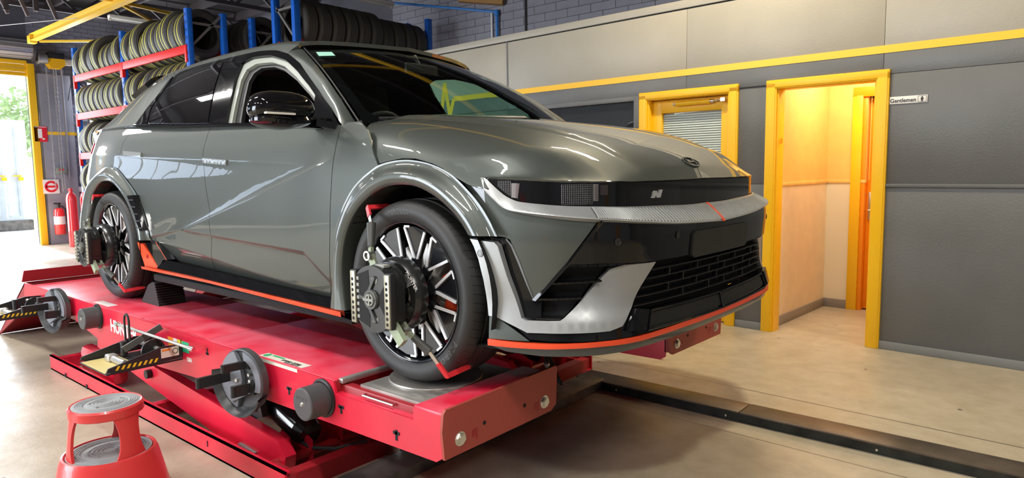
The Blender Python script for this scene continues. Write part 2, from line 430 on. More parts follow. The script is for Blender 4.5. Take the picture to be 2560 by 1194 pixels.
wp(MB().box(.012,.245,-.005,.01,2.024,2.032),'joint_line',blackmat)
for a,b_ in ((1.153,S1),(.012,.245),(S0,-.965)):
    wp(MB().box(a,b_,-.014,.01,0,.062,.004),'skirting_board',mat('skirting_grey',(.21,.22,.225),.45))
# yellow stripe with the heartbeat zigzag
st=MB().box(-2.938,S1,-.003,.002,2.183,2.238); 
st.box(-4.33,-3.93,-.003,.002,2.183,2.238)
def seg(mb,a,b_,w_):
    d=Vector((b_[0]-a[0],b_[1]-a[1])); n=Vector((-d.y,d.x)).normalized()*w_/2
    P=[(a[0]-n.x,a[1]-n.y),(b_[0]-n.x,b_[1]-n.y),(b_[0]+n.x,b_[1]+n.y),(a[0]+n.x,a[1]+n.y)]
    mb.prism(P,-.003-random.random()*.0006,.002,'xz')
zz=[(-2.93,2.215),(-3.545,2.215),(-3.615,2.02),(-3.70,2.415),(-3.77,2.03),(-3.83,2.05),(-3.94,2.30),(-4.02,2.21)]
for a,b_ in zip(zz,zz[1:]): seg(st,a,b_,.055)
wp(st,'yellow_stripe',mat('stripe_yellow',(.95,.55,.02),.4))
# door casings
def casing(s0,s1,top,w_=.088,name='door_frame',proud=.022,m=yellow):
    for a,b_ in ((s0,s0+w_),(s1-w_,s1)):
        wp(MB().box(a,b_,-proud,.01,0,top-w_*.2,.006).box(a+w_*.12,b_-w_*.12,-proud-.006,-proud+.002,0,top-w_*.3,.003),name,m)
    wp(MB().box(s0,s1,-proud,.01,top-w_*.82,top,.006).box(s0+.01,s1-.01,-proud-.006,-proud+.002,top-w_*.70,top-w_*.12,.003),name,m)
    for a,b_,c_ in ((s0+w_-.004,s0+w_+.012,1),(s1-w_-.012,s1-w_+.004,1)):
        wp(MB().box(a,b_,.0,TH+.02,0,top-w_*.8,.002),'door_jamb',m)
    wp(MB().box(s0+w_-.004,s1-w_+.004,.0,TH+.02,top-w_*.86,top-w_*.70,.002),'door_jamb',m)
casing(.245,1.153,2.066); casing(-.963,.008,2.066)
# a light switch plate on the corridor jamb
wp(MB().box(.358,.364,.02,.05,1.56,1.60),'strike_plate',orangedoor)
# door 1: half glazed yellow door
d1=thing('door_1',(WA[0],WA[1],0),rotz=WANG,kind='structure')
dy0,dy1=.055,.095
leaf=MB()
leaf.box(-.868,-.762,dy0,dy1,.01,1.985,.002).box(-.175,-.068,dy0,dy1,.01,1.985,.002).box(-.77,-.17,dy0,dy1,1.872,1.985,.002).box(-.77,-.17,dy0,dy1,.01,.95,.002)
leaf.build('door_leaf',yellow,d1)
MB().box(-.77,-.17,.078,.082,.95,1.875).build('glass_pane',glass('clear_glass',(.9,.93,.92)),d1)
sl=MB().box(-.765,-.175,.090,.0905,.95,1.872)
slm=mat('blind_slat',(.97,.98,.98),.5)
n=0
z=1.862
slme=MB().add([(-.765,.086,0),(-.175,.086,0),(-.175,.094,.0165),(-.765,.094,.0165),(-.765,.0865,-.001),(-.175,.0865,-.001),(-.175,.0945,.0155),(-.765,.0945,.0155)],[(0,1,2,3),(7,6,5,4),(0,4,5,1),(2,6,7,3)]).mesh('blind_slat',slm)
while z>.98:
    o=bpy.data.objects.new('blind_slat',slme); C.objects.link(o); o.parent=d1; o.location=(0,0,z); z-=.0205
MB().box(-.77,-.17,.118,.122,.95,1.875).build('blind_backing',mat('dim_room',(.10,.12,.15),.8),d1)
cl=MB().cyl((-.60,.035,1.945),(-.27,.035,1.945),.021).build('door_closer',yellow,d1)
MB().cyl((-.27,.035,1.945),(-.235,.035,1.945),.016).cyl((-.63,.035,1.945),(-.60,.035,1.945),.013).cyl((-.235,.035,1.945),(-.15,.02,1.955),.006).box(-.16,-.12,.0,.03,1.935,1.965).build('closer_arm',bright,cl)
MB().box(-.20,-.14,.05,.056,.98,1.10,.003).cyl((-.17,.03,1.03),(-.11,.03,1.03),.010).cyl((-.17,.056,1.03),(-.17,.03,1.03),.012).build('door_handle',bright,d1)
# window 1
w1=thing('window_1',(WA[0],WA[1],0),rotz=WANG,kind='structure')
wf=MB().box(WIN[0],WIN[1],-.012,.08,2.0,2.045,.003).box(WIN[0],WIN[1],-.012,.08,1.53,1.56,.003).box(WIN[1],WIN[1]+.055,-.02,.08,1.53,2.045,.003).box(WIN[0]-.04,WIN[0],-.012,.08,1.53,2.045,.003)
wf.build('window_frame',walllow,w1)
MB().box(WIN[0],WIN[1],.03,.036,1.555,2.005).build('window_pane',mat('dark_window_glass',(.03,.035,.04),.03,0,1.0,.01,spec=1),w1)
# office shell behind the partition
MB().box(-4.35,-.96,TH,1.9,2.70,2.755).build('office_roof',ceilm,wall)
MB().box(-4.40,-4.30,0,2.2,0,2.755).build('office_end_wall',walllow,wall)
# corridor (door 2)
cor=thing('corridor',(WA[0],WA[1],0),'corridor seen through the right yellow door frame, cream below and ochre above its rail',None,rotz=WANG,kind='structure')  # upper wall is cream, with its warm light painted into the colour
def pc(mb,nm,m): return mb.build(nm,m,cor)
bw=1.36
pc(MB().box(.24,.285,TH,bw,0,1.205),'lower_wall_board',cream); pc(MB().box(.24,.285,TH,bw,1.235,2.75),'upper_wall_board',ochre)
pc(MB().box(.24,.292,TH,bw,1.205,1.235,.003),'dado_rail',ochre)
pc(MB().box(.285,.59,bw,bw+.05,0,1.205),'lower_wall_board',mat('cream_light',(.80,.72,.55),.5)); pc(MB().box(.285,.63,bw,bw+.05,1.235,2.75),'upper_wall_board',ochre)
pc(MB().box(.285,.63,bw-.008,bw+.05,1.205,1.235,.003),'dado_rail',ochre)
pc(MB().box(.655,.66,bw-.003,bw,1.235,2.6),'joint_batten',ochre)
skg=mat('corridor_skirting',(.26,.235,.21),.5)
pc(MB().box(.285,.297,TH,bw,0,.085,.003),'skirting_board',skg); pc(MB().box(.285,.505,bw-.012,bw,0,.085,.003),'skirting_board',skg)
pc(MB().box(1.5,1.55,TH,bw,0,2.75),'right_wall',cream); pc(MB().box(.63,1.5,bw,bw+.05,2.08,2.75),'upper_wall_board',ochre); pc(MB().box(1.32,1.5,bw,bw+.05,0,2.08),'lower_wall_board',cream)
pc(MB().box(.24,1.55,TH,bw+.1,2.75,2.8),'corridor_ceiling',cream)
di=thing('door_2',(WA[0],WA[1],0),rotz=WANG,kind='structure')
MB().box(.500,.590,bw-.024,bw+.02,0,2.02,.005).build('door_frame',yellow,di); MB().box(1.25,1.33,bw-.024,bw+.02,0,2.02,.005).build('door_frame',yellow,di)
MB().box(.500,1.33,bw-.024,bw+.02,2.0,2.09,.005).build('door_frame',orangedoor,di)
MB().box(.590,.625,bw-.006,bw+.10,0,2.0,.003).build('door_jamb',orangedoor,di)
MB().box(.625,1.25,bw+.06,bw+.10,.012,1.99,.003).build('door_leaf',orangedoor,di)
MB().box(.64,.67,bw+.052,bw+.06,.86,1.12,.003).cyl((.655,bw+.06,.95),(.655,bw+.02,.95),.009).cyl((.655,bw+.02,.95),(.77,bw+.02,.95),.009).build('door_handle',bright,di)
# sign
sg=thing('gentlemen_sign',(WA[0],WA[1],0),'white sign reading Gentlemen with a man pictogram beside the yellow door frame','sign',rotz=WANG)
MB().box(1.156,1.397,-.006,-.001,1.812,1.864,.001).build('sign_plate',white,sg)
blk=mat('sign_black',(.02,.02,.02),.5)
lettering('lettering','Gentlemen',.040,(1.160,-.0065,1.822),(1,0,0),(0,0,1),blk,sg,bold=.0006,width=.93)
pic=MB().box(1.338,1.3395,-.0075,-.006,1.817,1.86).box(1.389,1.3905,-.0075,-.006,1.817,1.86).box(1.338,1.3905,-.0075,-.006,1.817,1.8185).box(1.338,1.3905,-.0075,-.006,1.8585,1.86)
pic.cyl((1.364,-.006,1.8525),(1.364,-.0075,1.8525),.0038,n=12).box(1.3585,1.3695,-.0075,-.006,1.834,1.8475).box(1.3555,1.3575,-.0075,-.006,1.832,1.8470).box(1.3705,1.3725,-.0075,-.006,1.832,1.8470).box(1.3590,1.3633,-.0075,-.006,1.820,1.834).box(1.3647,1.3690,-.0075,-.006,1.820,1.834)
pic.build('pictogram',blk,sg)
# ---- brick walls
def brick_wall(name,P0,P1,z0,z1,facing,build_box,bl=.40,bh=.20):
    """facing: 'x' wall plane x=P, bricks along y ; 'y' wall plane y=P"""
brick_mesh={}
def bricks(root,axis,plane,a0,a1,z0,z1,holes=(),L_=.30,H_=.095,side=1,clip=(-1e9,1e9)):
    """real brick courses proud of a mortar wall; axis = direction the courses run"""
    g=.007; k=0
    key=(axis,L_,H_,side)
    if key not in brick_mesh:
        for full in (1,.5):
            m_=MB()
            l=(L_*full-g)/2
            if axis=='x': m_.box(-l,l,-.008,.004,-(H_-g)/2,(H_-g)/2)
            else: m_.box(-.008,.008,-l,l,-(H_-g)/2,(H_-g)/2)
            brick_mesh[key+(full,)]=m_.mesh('brick',brickm)
        brick_mesh[key]=1
    rows=int((z1-z0)/H_); cnt=0; rest=MB()
    for r_ in range(rows):
        z=z0+(r_+.5)*H_; off=0 if r_%2 else -L_/2
        a=a0+off
        while a<a1:
            c0,c1=max(a,a0),min(a+L_,a1); full=1
            if c1-c0<L_*.95: full=.5
            cc=(c0+c1)/2
            if c1-c0>L_*.35 and not any(h[0]<cc+L_*.4 and h[1]>cc-L_*.4 and h[2]<z+H_*.4 and h[3]>z-H_*.4 for h in holes):
                j=random.uniform(-.0015,.0015)
                if clip[0]<=cc<=clip[1] and cnt<300:
                    o=bpy.data.objects.new('brick',brick_mesh[key+(full,)]); C.objects.link(o); o.parent=root
                    o.location=(cc,plane+j,z) if axis=='x' else (plane+j,cc,z); cnt+=1
                else:
                    l=(L_*full-g)/2
                    if axis=='x': rest.box(cc-l,cc+l,plane-.008,plane+.004,z-(H_-g)/2,z+(H_-g)/2)
                    else: rest.box(plane-.004,plane+.008,cc-l,cc+l,z-(H_-g)/2,z+(H_-g)/2)
            a+=L_
    if rest.v:
        o=bpy.data.objects.new('bricks',rest.mesh('bricks',brickm,fix=False)); C.objects.link(o); o.parent=root; o['kind']='stuff'
# left-hand (long) wall behind office, y = 5.3
wl=thing('wall_left',(0,0,0),kind='structure')
MB().box(-14,7.5,5.31,5.5,0,4.9).build('mortar_bed',mortar,wl)
bricks(wl,'x',5.305,-7.4,.6,2.55,4.85,L_=.39,H_=.115)
b2=MB()
# far wall x=-13.9 with the roller door and window openings
wf_=thing('wall_far',(0,0,0),kind='structure')
DO=(-2.6,1.60,0,3.55); WO=[(2.62,3.38,3.05-.0,3.42),(2.60,3.9,1.2,2.9)]
mb=MB()
HW=(-8.0,-4.2,2.2,3.7)
def wallx(mb,x0,x1,ys,z0,z1): mb.box(x0,x1,ys[0],ys[1],z0,z1)
wallx(mb,-14.1,-13.91,(1.60,2.60),0,4.9); wallx(mb,-14.1,-13.91,(-8.6,-8.0),0,4.9); wallx(mb,-14.1,-13.91,(-4.2,-2.6),0,4.9); wallx(mb,-14.1,-13.91,(-8.0,-4.2),0,2.2); wallx(mb,-14.1,-13.91,(-8.0,-4.2),3.7,4.9); wallx(mb,-14.1,-13.91,(-2.6,1.60),3.55,4.9)
wallx(mb,-14.1,-13.91,(2.60,4.2),0,1.3); wallx(mb,-14.1,-13.91,(2.60,4.2),3.42,4.9); wallx(mb,-14.1,-13.91,(4.2,5.5),0,4.9)
mb.build('mortar_bed',mortar,wf_)
bricks(wf_,'y',-13.905,1.62,4.6,0,4.6,holes=[(2.60,4.2,1.3,3.42)],L_=.24,H_=.085,clip=(1.6,2.62))
MB().box(-13.9,-13.78,1.72,2.28,0,3.35,.01).build('brick_pier',brickm,wf_)
MB().box(-13.895,-13.89,1.62,2.6,2.17,2.23).box(-13.782,-13.775,1.72,2.28,2.17,2.23).build('yellow_stripe',mat('stripe_yellow',(.95,.55,.02),.4),wf_)
wn=thing('window_2',(0,0,0),kind='structure')
fr=MB()
for y in (2.62,2.94,3.26,3.58,3.90,4.18): fr.box(-14.0,-13.96,y-.02,y+.02,1.3,3.42)
for z in (1.32,1.85,2.38,2.9,3.40): fr.box(-14.0,-13.96,2.6,4.2,z-.02,z+.02)
fr.build('window_frame',mat('white_frame',(.75,.76,.78),.5),wn)
for i,(a,b_) in enumerate(((2.64,2.92),(2.96,3.24),(3.28,3.56),(3.60,3.88),(3.92,4.16))):
    MB().box(-13.985,-13.98,a,b_,1.34,3.38).build('window_pane',glass('frosted_pane',(.92,.95,1.0)),wn)
wn=thing('window_3',(0,0,0),kind='structure')
fr=MB()
for k in range(9): fr.box(-14.0,-13.96,-8.0+.475*k-.015,-8.0+.475*k+.015,2.2,3.7)
fr.box(-14,-13.96,-8,-4.2,2.18,2.22).box(-14,-13.96,-8,-4.2,2.94,2.97).box(-14,-13.96,-8,-4.2,3.68,3.72)
fr.build('window_frame',MATS['white_frame'],wn)
MB().box(-13.985,-13.98,-8,-4.2,2.2,3.7).build('window_pane',glass('frosted_pane',(.92,.95,1.0)),wn)
# yellow door posts and lintel of the roller door
rd=thing('door_3',(0,0,0),kind='structure')
MB().box(-13.86,-13.76,1.55,1.67,0,3.52,.006).build('door_post',yellow,rd)
MB().box(-13.86,-13.76,-2.72,-2.60,0,3.52,.006).build('door_post',yellow,rd)
for k in range(4): MB().box(-13.84,-13.80+.012*(k%2),-2.6,1.56,3.28+.075*k,3.35+.075*k,.004).build('curtain_slat',yellow,rd)
dr=MB().cyl((-13.72,-2.6,3.78),(-13.72,1.62,3.78),.17,n=24)
dr.build('rolled_curtain',mat('galvanised',(.45,.44,.46),.4,.6),rd)
for k in range(12):
    t=2*math.pi*k/12
    MB().cyl((-13.72+.172*math.cos(t),-2.6,3.78+.172*math.sin(t)),(-13.72+.172*math.cos(t),1.62,3.78+.172*math.sin(t)),.012,n=6).build('curtain_rib',MATS['galvanised'],rd)
MB().lathe([(0,0),(.23,0),(.23,.03),(.19,.05),(0,.05)],(-13.72,1.62,3.78),(0,1,0),n=28).build('end_bracket',darksteel,rd)
# remaining shell
wr=thing('wall_right',(0,0,0),kind='structure')
blue_low=mat('side_wall_grey',(.24,.25,.28),.6,noise=.08,nscale=2)
OP=[(-7.9,-3.3)]
mb=MB().box(-14,-7.9,-8.75,-8.6,0,4.9).box(-3.3,7.5,-8.75,-8.6,0,4.9).box(-7.9,-3.3,-8.75,-8.6,3.6,4.9)
mb.build('wall_surface',blue_low,wr)
for a,b_ in OP:
    d_=thing('door_4',(0,0,0),kind='structure')
    for xx in (a,b_): MB().box(xx-.06,xx+.06,-8.62,-8.5,0,3.6,.005).build('door_post',yellow,d_)
    MB().box(a,b_,-8.62,-8.5,3.5,3.66,.005).build('door_lintel',yellow,d_)
we=thing('wall_near',(0,0,0),kind='structure')
MB().box(7.5,7.65,-8.75,5.5,0,4.9).build('wall_surface',blue_low,we)
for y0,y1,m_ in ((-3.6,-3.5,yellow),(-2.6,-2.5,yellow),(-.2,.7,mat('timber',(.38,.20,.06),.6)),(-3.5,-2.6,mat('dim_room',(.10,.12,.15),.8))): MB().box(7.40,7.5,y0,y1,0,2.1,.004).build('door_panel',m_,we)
# roof
rf=thing('ceiling',(0,0,0),kind='structure')
MB().box(-14.1,7.65,-8.75,5.5,4.75,4.85).build('roof_sheet',ceilm,rf)
for i in range(14):
    y=-8.0+i*1.0; MB().box(-13.9,7.5,y-.03,y+.03,4.60,4.75).build('purlin',darksteel,rf)
for x in (-12.2,-9.6,-6.4,-3.0,.6,4.2):
    tr=MB().bar((x,-8.5,4.30),(x,5.3,4.30),.07,.07).bar((x,-8.5,4.62),(x,5.3,4.62),.07,.07)
    tr.build('truss_chord',darksteel,rf)
    for k in range(17):
        y=-8.4+k*.8; MB().bar((x,y,4.30),(x,y+.4,4.62),.04,.04).bar((x,y+.4,4.62),(x,y+.8,4.30),.04,.04).build('truss_web',darksteel,rf)
# ------------------------------------------------------------------ the lift
lift=thing('alignment_lift',(0,0,0),'red scissor wheel alignment lift with two runways under the grey car','lift')
YN,YF=-1.11,-.50
def lp_(mb,n,m,par=lift,**k): return mb.build(n,m,par,**k)
def runway(s):
    """s=+1 near (right) runway, -1 far one (mirrored in y)"""
    yy=lambda y:y*s
    rw=thing('runway'); rw.parent=lift
    def B(nm,m,x0,x1,y0,y1,z0,z1,bev=.004): return MB().box(x0,x1,yy(y0),yy(y1),z0,z1,bev).build(nm,m,rw)
    B('deck_plate',redtop,-1.362,-.262,YN,YF,.535,.55); B('deck_plate',redtop,-2.162,-1.368,YN+.02,YF,.537,.55); B('deck_plate',redtop,-4.14,-2.168,YN,YF,.535,.55)
    B('slip_plate_edge',redtop,-2.168,-1.362,YN,YN+.018,.535,.549)
    # side skirt with its stepped top and deep middle
    sk=[(-4.38,.42),(-3.24,.395),(-2.66,.30),(-1.9,.31),(-.88,.36),(.33,.375),(.36,.395),(.36,.545),(.215,.545),(.215,.50),(-.25,.50),(-.262,.548),(-4.14,.548),(-4.34,.545)]
    MB().prism(sk,yy(YN-.006),yy(YN+.004),'xz').build('side_skirt',redlift,rw)
    MB().prism(sk,yy(YF),yy(YF-.008),'xz').build('side_skirt',redlift,rw)
    for x in (-.59,-.215,.12): MB().box(x-.006,x+.006,yy(YN-.008),yy(YN-.004),.40 if x>0 else .425,.455 if x<0 else .44).box(x-.018,x+.018,yy(YN-.008),yy(YN-.004),.422 if x>0 else .447,.434 if x>0 else .459).build('keyhole_slot',blackmat,rw)
    for x in (-1.33,-1.62): MB().box(x-.005,x+.005,yy(YN-.008),yy(YN-.004),.475,.51).box(x-.015,x+.015,yy(YN-.008),yy(YN-.004),.478,.488).build('keyhole_slot',blackmat,rw)
    # front end: pocket, cross cover and end plate
    B('pocket_floor',redtop,-.262,.23,YN,YF,.47,.50); B('pocket_wall',reddark,-.27,-.258,YN+.004,YF,.49,.549)
    B('end_cover',redtop,.215,.372,YN-.004,YF,.535,.556,.006)
    ep=[(YN-.02,.40),(YN-.03,.50),(YN-.022,.562),(YN-.01,.575),(YF+.004,.585),(YF+.012,.575),(YF+.004,.425),(YF-.03,.405)]
    MB().prism([(yy(a),b) for a,b in ep],.376,.388,'yz').build('end_plate',mat('end_plate_red',(.40,.062,.045),.5,bump=.03),rw)
    MB().prism([(yy(a),b) for a,b in [(YN+.0,.40),(YN+.0,.545),(YF,.555),(YF,.42)]],.355,.372,'yz').build('end_bracket',reddark,rw)
    for y in (-1.055,-.575):
        b=MB().cyl((.388,yy(y),.455),(.398,yy(y),.455),.021,n=6).cyl((.386,yy(y),.455),(.390,yy(y),.455),.026,n=24).cyl((.398,yy(y),.455),(.4005,yy(y),.455),.015,n=16).build('hex_bolt',bright,rw)
    for y in (-.93,-.70): MB().cyl((.3875,yy(y),.475),(.3895,yy(y),.475),.008,n=14).build('bolt_hole',blackmat,rw)
    for y in (-.98,-.625): MB().prism([(yy(y-.015),.44),(yy(y-.015),.465),(yy(y+.012),.47),(yy(y+.012),.43),(yy(y+.004),.43),(yy(y+.004),.445)],.3875,.389,'yz').build('end_slot',reddark,rw)
    # turn plate
    tpz=thing('turn_plate'); tpz.parent=rw
    MB().box(-.165,.200,yy(YN+.062),yy(YF-.03),.533,.541,.002).box(-.165,.200,yy(YN+.054),yy(YN+.062),.507,.541).build('slide_tray',steel,tpz)
    MB().lathe([(0,.0),(.19,0),(.192,.004),(.190,.009),(0,.009)],(.0,yy(-.80),.541),(0,0,1),n=56).build('round_plate',steel,tpz)
    MB().tube([(-.10,yy(YN+.055),.524),(-.10,yy(YN+.015),.518),(.08,yy(YN+.015),.518),(.08,yy(YN+.055),.524)],.005,8).build('pull_handle',bright,tpz)
    B('tray_rail',steel,-.262,-.235,YN+.02,YF-.02,.535,.556,.003)
    # rear end ramp
    MB().prism([(-4.36,.545),(-5.22,.02),(-5.24,.0),(-4.34,.36)],yy(YN),yy(YN+.012),'xz').prism([(-4.36,.545),(-5.22,.02),(-5.24,.0),(-4.34,.36)],yy(YF),yy(YF-.012),'xz').add([(-4.36,yy(YN),.548),(-4.36,yy(YF),.548),(-5.24,yy(YF),.012),(-5.24,yy(YN),.012),(-4.36,yy(YN),.530),(-4.36,yy(YF),.530),(-5.24,yy(YF),.002),(-5.24,yy(YN),.002)],[(0,1,2,3),(7,6,5,4),(0,3,7,4),(1,5,6,2),(0,4,5,1),(3,2,6,7)]).build('drive_on_ramp',reddark,rw)
    MB().prism([(yy(YN-.02),.552),(yy(YN),.64),(yy(YF),.64),(yy(YF+.02),.552)],-4.36,-4.345,'yz').build('roll_off_stop',reddark,rw)
    # scissor arms
    for (a,b,y0,y1,w0) in (((-2.95,.30),(-.74,.10),-1.085,-1.03,.09),((-2.95,.30),(-.74,.10),-.58,-.53,.09)):
        P_=[(a[0],a[1]-.05),(a[0]+.02,a[1]+.05),(b[0]-.02,b[1]+.06),(b[0]+.04,b[1]+.0),(b[0]+.02,.004),(b[0]-.29,.004)]
        MB().prism(P_,yy(y0),yy(y1),'xz').build('scissor_arm',redlift,rw)
    for (a,b,y0,y1) in (((-3.05,.30),(-1.6,.42),-.64,-.59),):
        P_=[(a[0],a[1]-.06),(a[0]-.05,a[1]),(a[0],a[1]+.06),(b[0],b[1]+.05),(b[0]+.03,b[1]),(b[0],b[1]-.05)]
        MB().prism(P_,yy(y0),yy(y1),'xz').build('scissor_arm',redlift,rw)
    MB().box(-3.30,-2.72,yy(-1.09),yy(-.98),.02,.21,.04).build('arm_foot',redlift,rw)
    MB().cyl((-2.12,yy(-1.115),.225),(-2.12,yy(-1.085),.225),.026,n=24).build('pivot_cap',blackplas,rw)
    # floor frame
    fb=MB().box(-3.62,-.55,yy(-1.18),yy(-1.17),.0,.105).box(-3.62,-.55,yy(-1.18),yy(-1.12),.0,.01).box(-3.62,-.55,yy(-1.18),yy(-1.155),.095,.105)
    fb.build('frame_channel',redlift,rw)
    MB().box(-3.62,-.55,yy(-.52),yy(-.46),.0,.09,.004).build('frame_channel',redlift,rw)
    for x in (-3.60,-2.02,-.62): MB().box(x,x+.06,yy(-1.17),yy(-.46),.0,.085,.003).build('cross_member',redlift if x<-1 else reddark,rw)
    for x,z in ((-2.9,.05),(-3.3,.05)): MB().box(x-.012,x+.012,yy(-1.184),yy(-1.178),.0,.028).build('frame_notch',blackmat,rw)
    for x in (-2.45,-1.25): MB().box(x-.002,x+.002,yy(-1.183),yy(-1.179),.04,.07).build('frame_notch',blackmat,rw)
    # front base box with lugs
    MB().box(-.56,-.55,yy(-1.12),yy(-.50),.0,.085).box(-.75,-.56,yy(-1.12),yy(-1.10),.0,.075).box(-1.0,-.70,yy(-.52),yy(-.50),.0,.09).build('base_box',reddark,rw)
    MB().prism([(-1.1,.0),(-.74,.0),(-.74,.12),(-.86,.16),(-.98,.12)],yy(-.76),yy(-.745),'xz').prism([(-1.1,.0),(-.74,.0),(-.74,.12),(-.86,.16),(-.98,.12)],yy(-.93),yy(-.915),'xz').build('pivot_lug',redlift,rw)
    MB().cyl((-.76,yy(-1.14),.06),(-.76,yy(-.50),.06),.022,n=18).cyl((-.86,yy(-.95),.09),(-.86,yy(-.73),.09),.02,n=18).build('pivot_pin',reddark,rw)
    MB().prism([(-1.12,.012),(-.98,.012),(-.95,.06),(-1.10,.07)],yy(-1.10),yy(-.96),'xz').build('cover_plate',mat('grey_cover',(.20,.20,.20),.5),rw)
    # hydraulic cylinder
    cy=MB().cyl((-1.62,yy(-.84),.33),(-1.18,yy(-.84),.225),.035,n=20).build('cylinder_rod',bright,rw)
    MB().cyl((-1.26,yy(-.90),.285),(-.83,yy(-.90),.150),.070,.074,n=28).cyl((-.83,yy(-.90),.150),(-.78,yy(-.90),.132),.078,.060,n=28).build('hydraulic_cylinder',mat('cylinder_black',(.01,.01,.011),.15,.3,.8),rw)
    MB().prism([(-1.62,.36),(-1.54,.42),(-1.03,.285),(-1.0,.20),(-1.10,.165)],yy(-1.02),yy(-.985),'xz').prism([(-1.62,.36),(-1.54,.42),(-1.03,.285),(-1.0,.20),(-1.10,.165)],yy(-.75),yy(-.73),'xz').build('cylinder_bracket',blackplas,rw)
    for x,z in ((-1.15,.265),(-1.06,.225),(-1.20,.30)): MB().cyl((x,yy(-1.02),z),(x,yy(-1.032),z),.010,n=6).build('bracket_bolt',bright,rw)
    MB().box(-1.20,-1.0,yy(-.94),yy(-.80),.27,.31,.01).cyl((-1.12,yy(-.93),.31),(-1.08,yy(-.90),.345),.022,n=10).build('valve_block',blackplas,rw)
    MB().cyl((-.965,yy(-.90),.235),(-.93,yy(-.935),.20),.018,n=12).cyl((-.93,yy(-.935),.20),(-.88,yy(-.95),.155),.012,n=12).build('hose_fitting',bright,rw)
    MB().tube([(-.88,yy(-.95),.155),(-.83,yy(-.95),.115),(-.75,yy(-.92),.08),(-.66,yy(-.85),.075),(-.58,yy(-.72),.09)],.010,8).build('hydraulic_hose',rubber,rw)
    for k in range(4): MB().tube([(-.62+.012*k,yy(-.62-.01*k),.36),(-.60+.01*k,yy(-.70),.25),(-.55,yy(-.66-.02*k),.16),(-.46,yy(-.60-.02*k),.10),(-.36,yy(-.56),.09+.005*k)],.007,8).build('cable',rubber,rw)
    MB().cyl((-.50,yy(-.60),.10),(-.50,yy(-.60),.175),.011,n=12).cyl((-.50,yy(-.60),.17),(-.50,yy(-.60),.185),.018,n=6).box(-.56,-.45,yy(-.63),yy(-.50),.0,.10,.01).build('levelling_bolt',bright if s==1 else bright,rw)
    B('inner_beam',reddark,-4.1,.2,-.56,-.52,.42,.53); B('inner_beam',reddark,-4.1,.2,-1.08,-1.04,.44,.53)
    return rw
rn=runway(1); rfar=runway(-1)
# lettering and labels on the near skirt
lettering('maker_lettering','HUNTER',.105,(-2.60,YN-.0075,.418),(1,0,-.02),(0,0,1),whitehl,rn,bold=.003,width=.98)
lettering('warning_label','USA',.030,(-1.56,YN-.0075,.405),(1,0,0),(0,0,1),whitehl,rn,bold=.001)
lab=MB().add([(-.86,-1.100,.5508),(-.52,-1.095,.5508),(-.52,-1.045,.5508),(-.86,-1.05,.5508)],[(0,1,2,3)]).add([(-.86,-1.1165,.55),(-.52,-1.1165,.55),(-.52,-1.1165,.535),(-.86,-1.1165,.535)],[(0,1,2,3)])
lab.build('clearance_label',mat('label_cream',(.74,.72,.62),.5),rn)
lettering('label_lettering','STAND CLEAR',.022,(-.70,-1.085,.5512),(1,0.015,0),(0,1,0),blk,rn,bold=.0006)
lettering('label_lettering','WHEN LOWERING RACK',.0095,(-.66,-1.096,.5512),(1,0.015,0),(0,1,0),blk,rn)
MB().box(-.80,-.71,-1.068,-1.055,.5508,.5514).cyl((-.83,-1.073,.5505),(-.83,-1.073,.5515),.02,n=18).build('label_symbol',mat('label_green',(.05,.42,.16),.5),rn)
for i,(c_,w_) in enumerate((((.85,.25,.02),.065),((.72,.72,.70),.045),((.85,.75,.05),.055),((.02,.45,.22),.075))):
    x=-1.78+(0,.068,.115,.172)[i]; MB().box(x,x+w_,YN-.0075,YN-.0062,.448,.505).build('warning_label',mat('lab%d'%i,c_,.5),rn)
MB().box(-2.96,-2.70,-1.09,-1.03,.5505,.5512).build('deck_label',mat('label_cream2',(.70,.62,.60),.5),rn)
# round end caps on the skirt
def cap(x,z,label):
    t=thing('roller_cover',(x,YN-.006,z),label,'cover',group=None)
    MB().lathe([(0,.098),(.062,.098),(.067,.094),(.0685,.0),(0,.0)],(0,0,0),(0,-1,0),n=40).build('cap',mat('cap_grey',(.075,.075,.078),.42),t)
    MB().lathe([(.070,0),(.080,.0),(.080,.008),(.070,.010)],(0.006,0,.004),(0,-1,0),n=40).build('mounting_ring',blackplas,t)
    MB().lathe([(0,.104),(.006,.104),(.010,.098)],(0,0,0),(0,-1,0),n=16).build('centre_screw',steel,t)
    lettering('embossed_lettering','HUNTER',.020,(-.042,-.0985,.018),(1,0,0),(0,0,1),mat('cap_emboss',(.12,.12,.12),.4),t)
cap(-.338,.462,'round black cover on the red skirt below the front wheel clamp')
cap(-2.80,.478,'round black cover on the red skirt left of the white lettering')
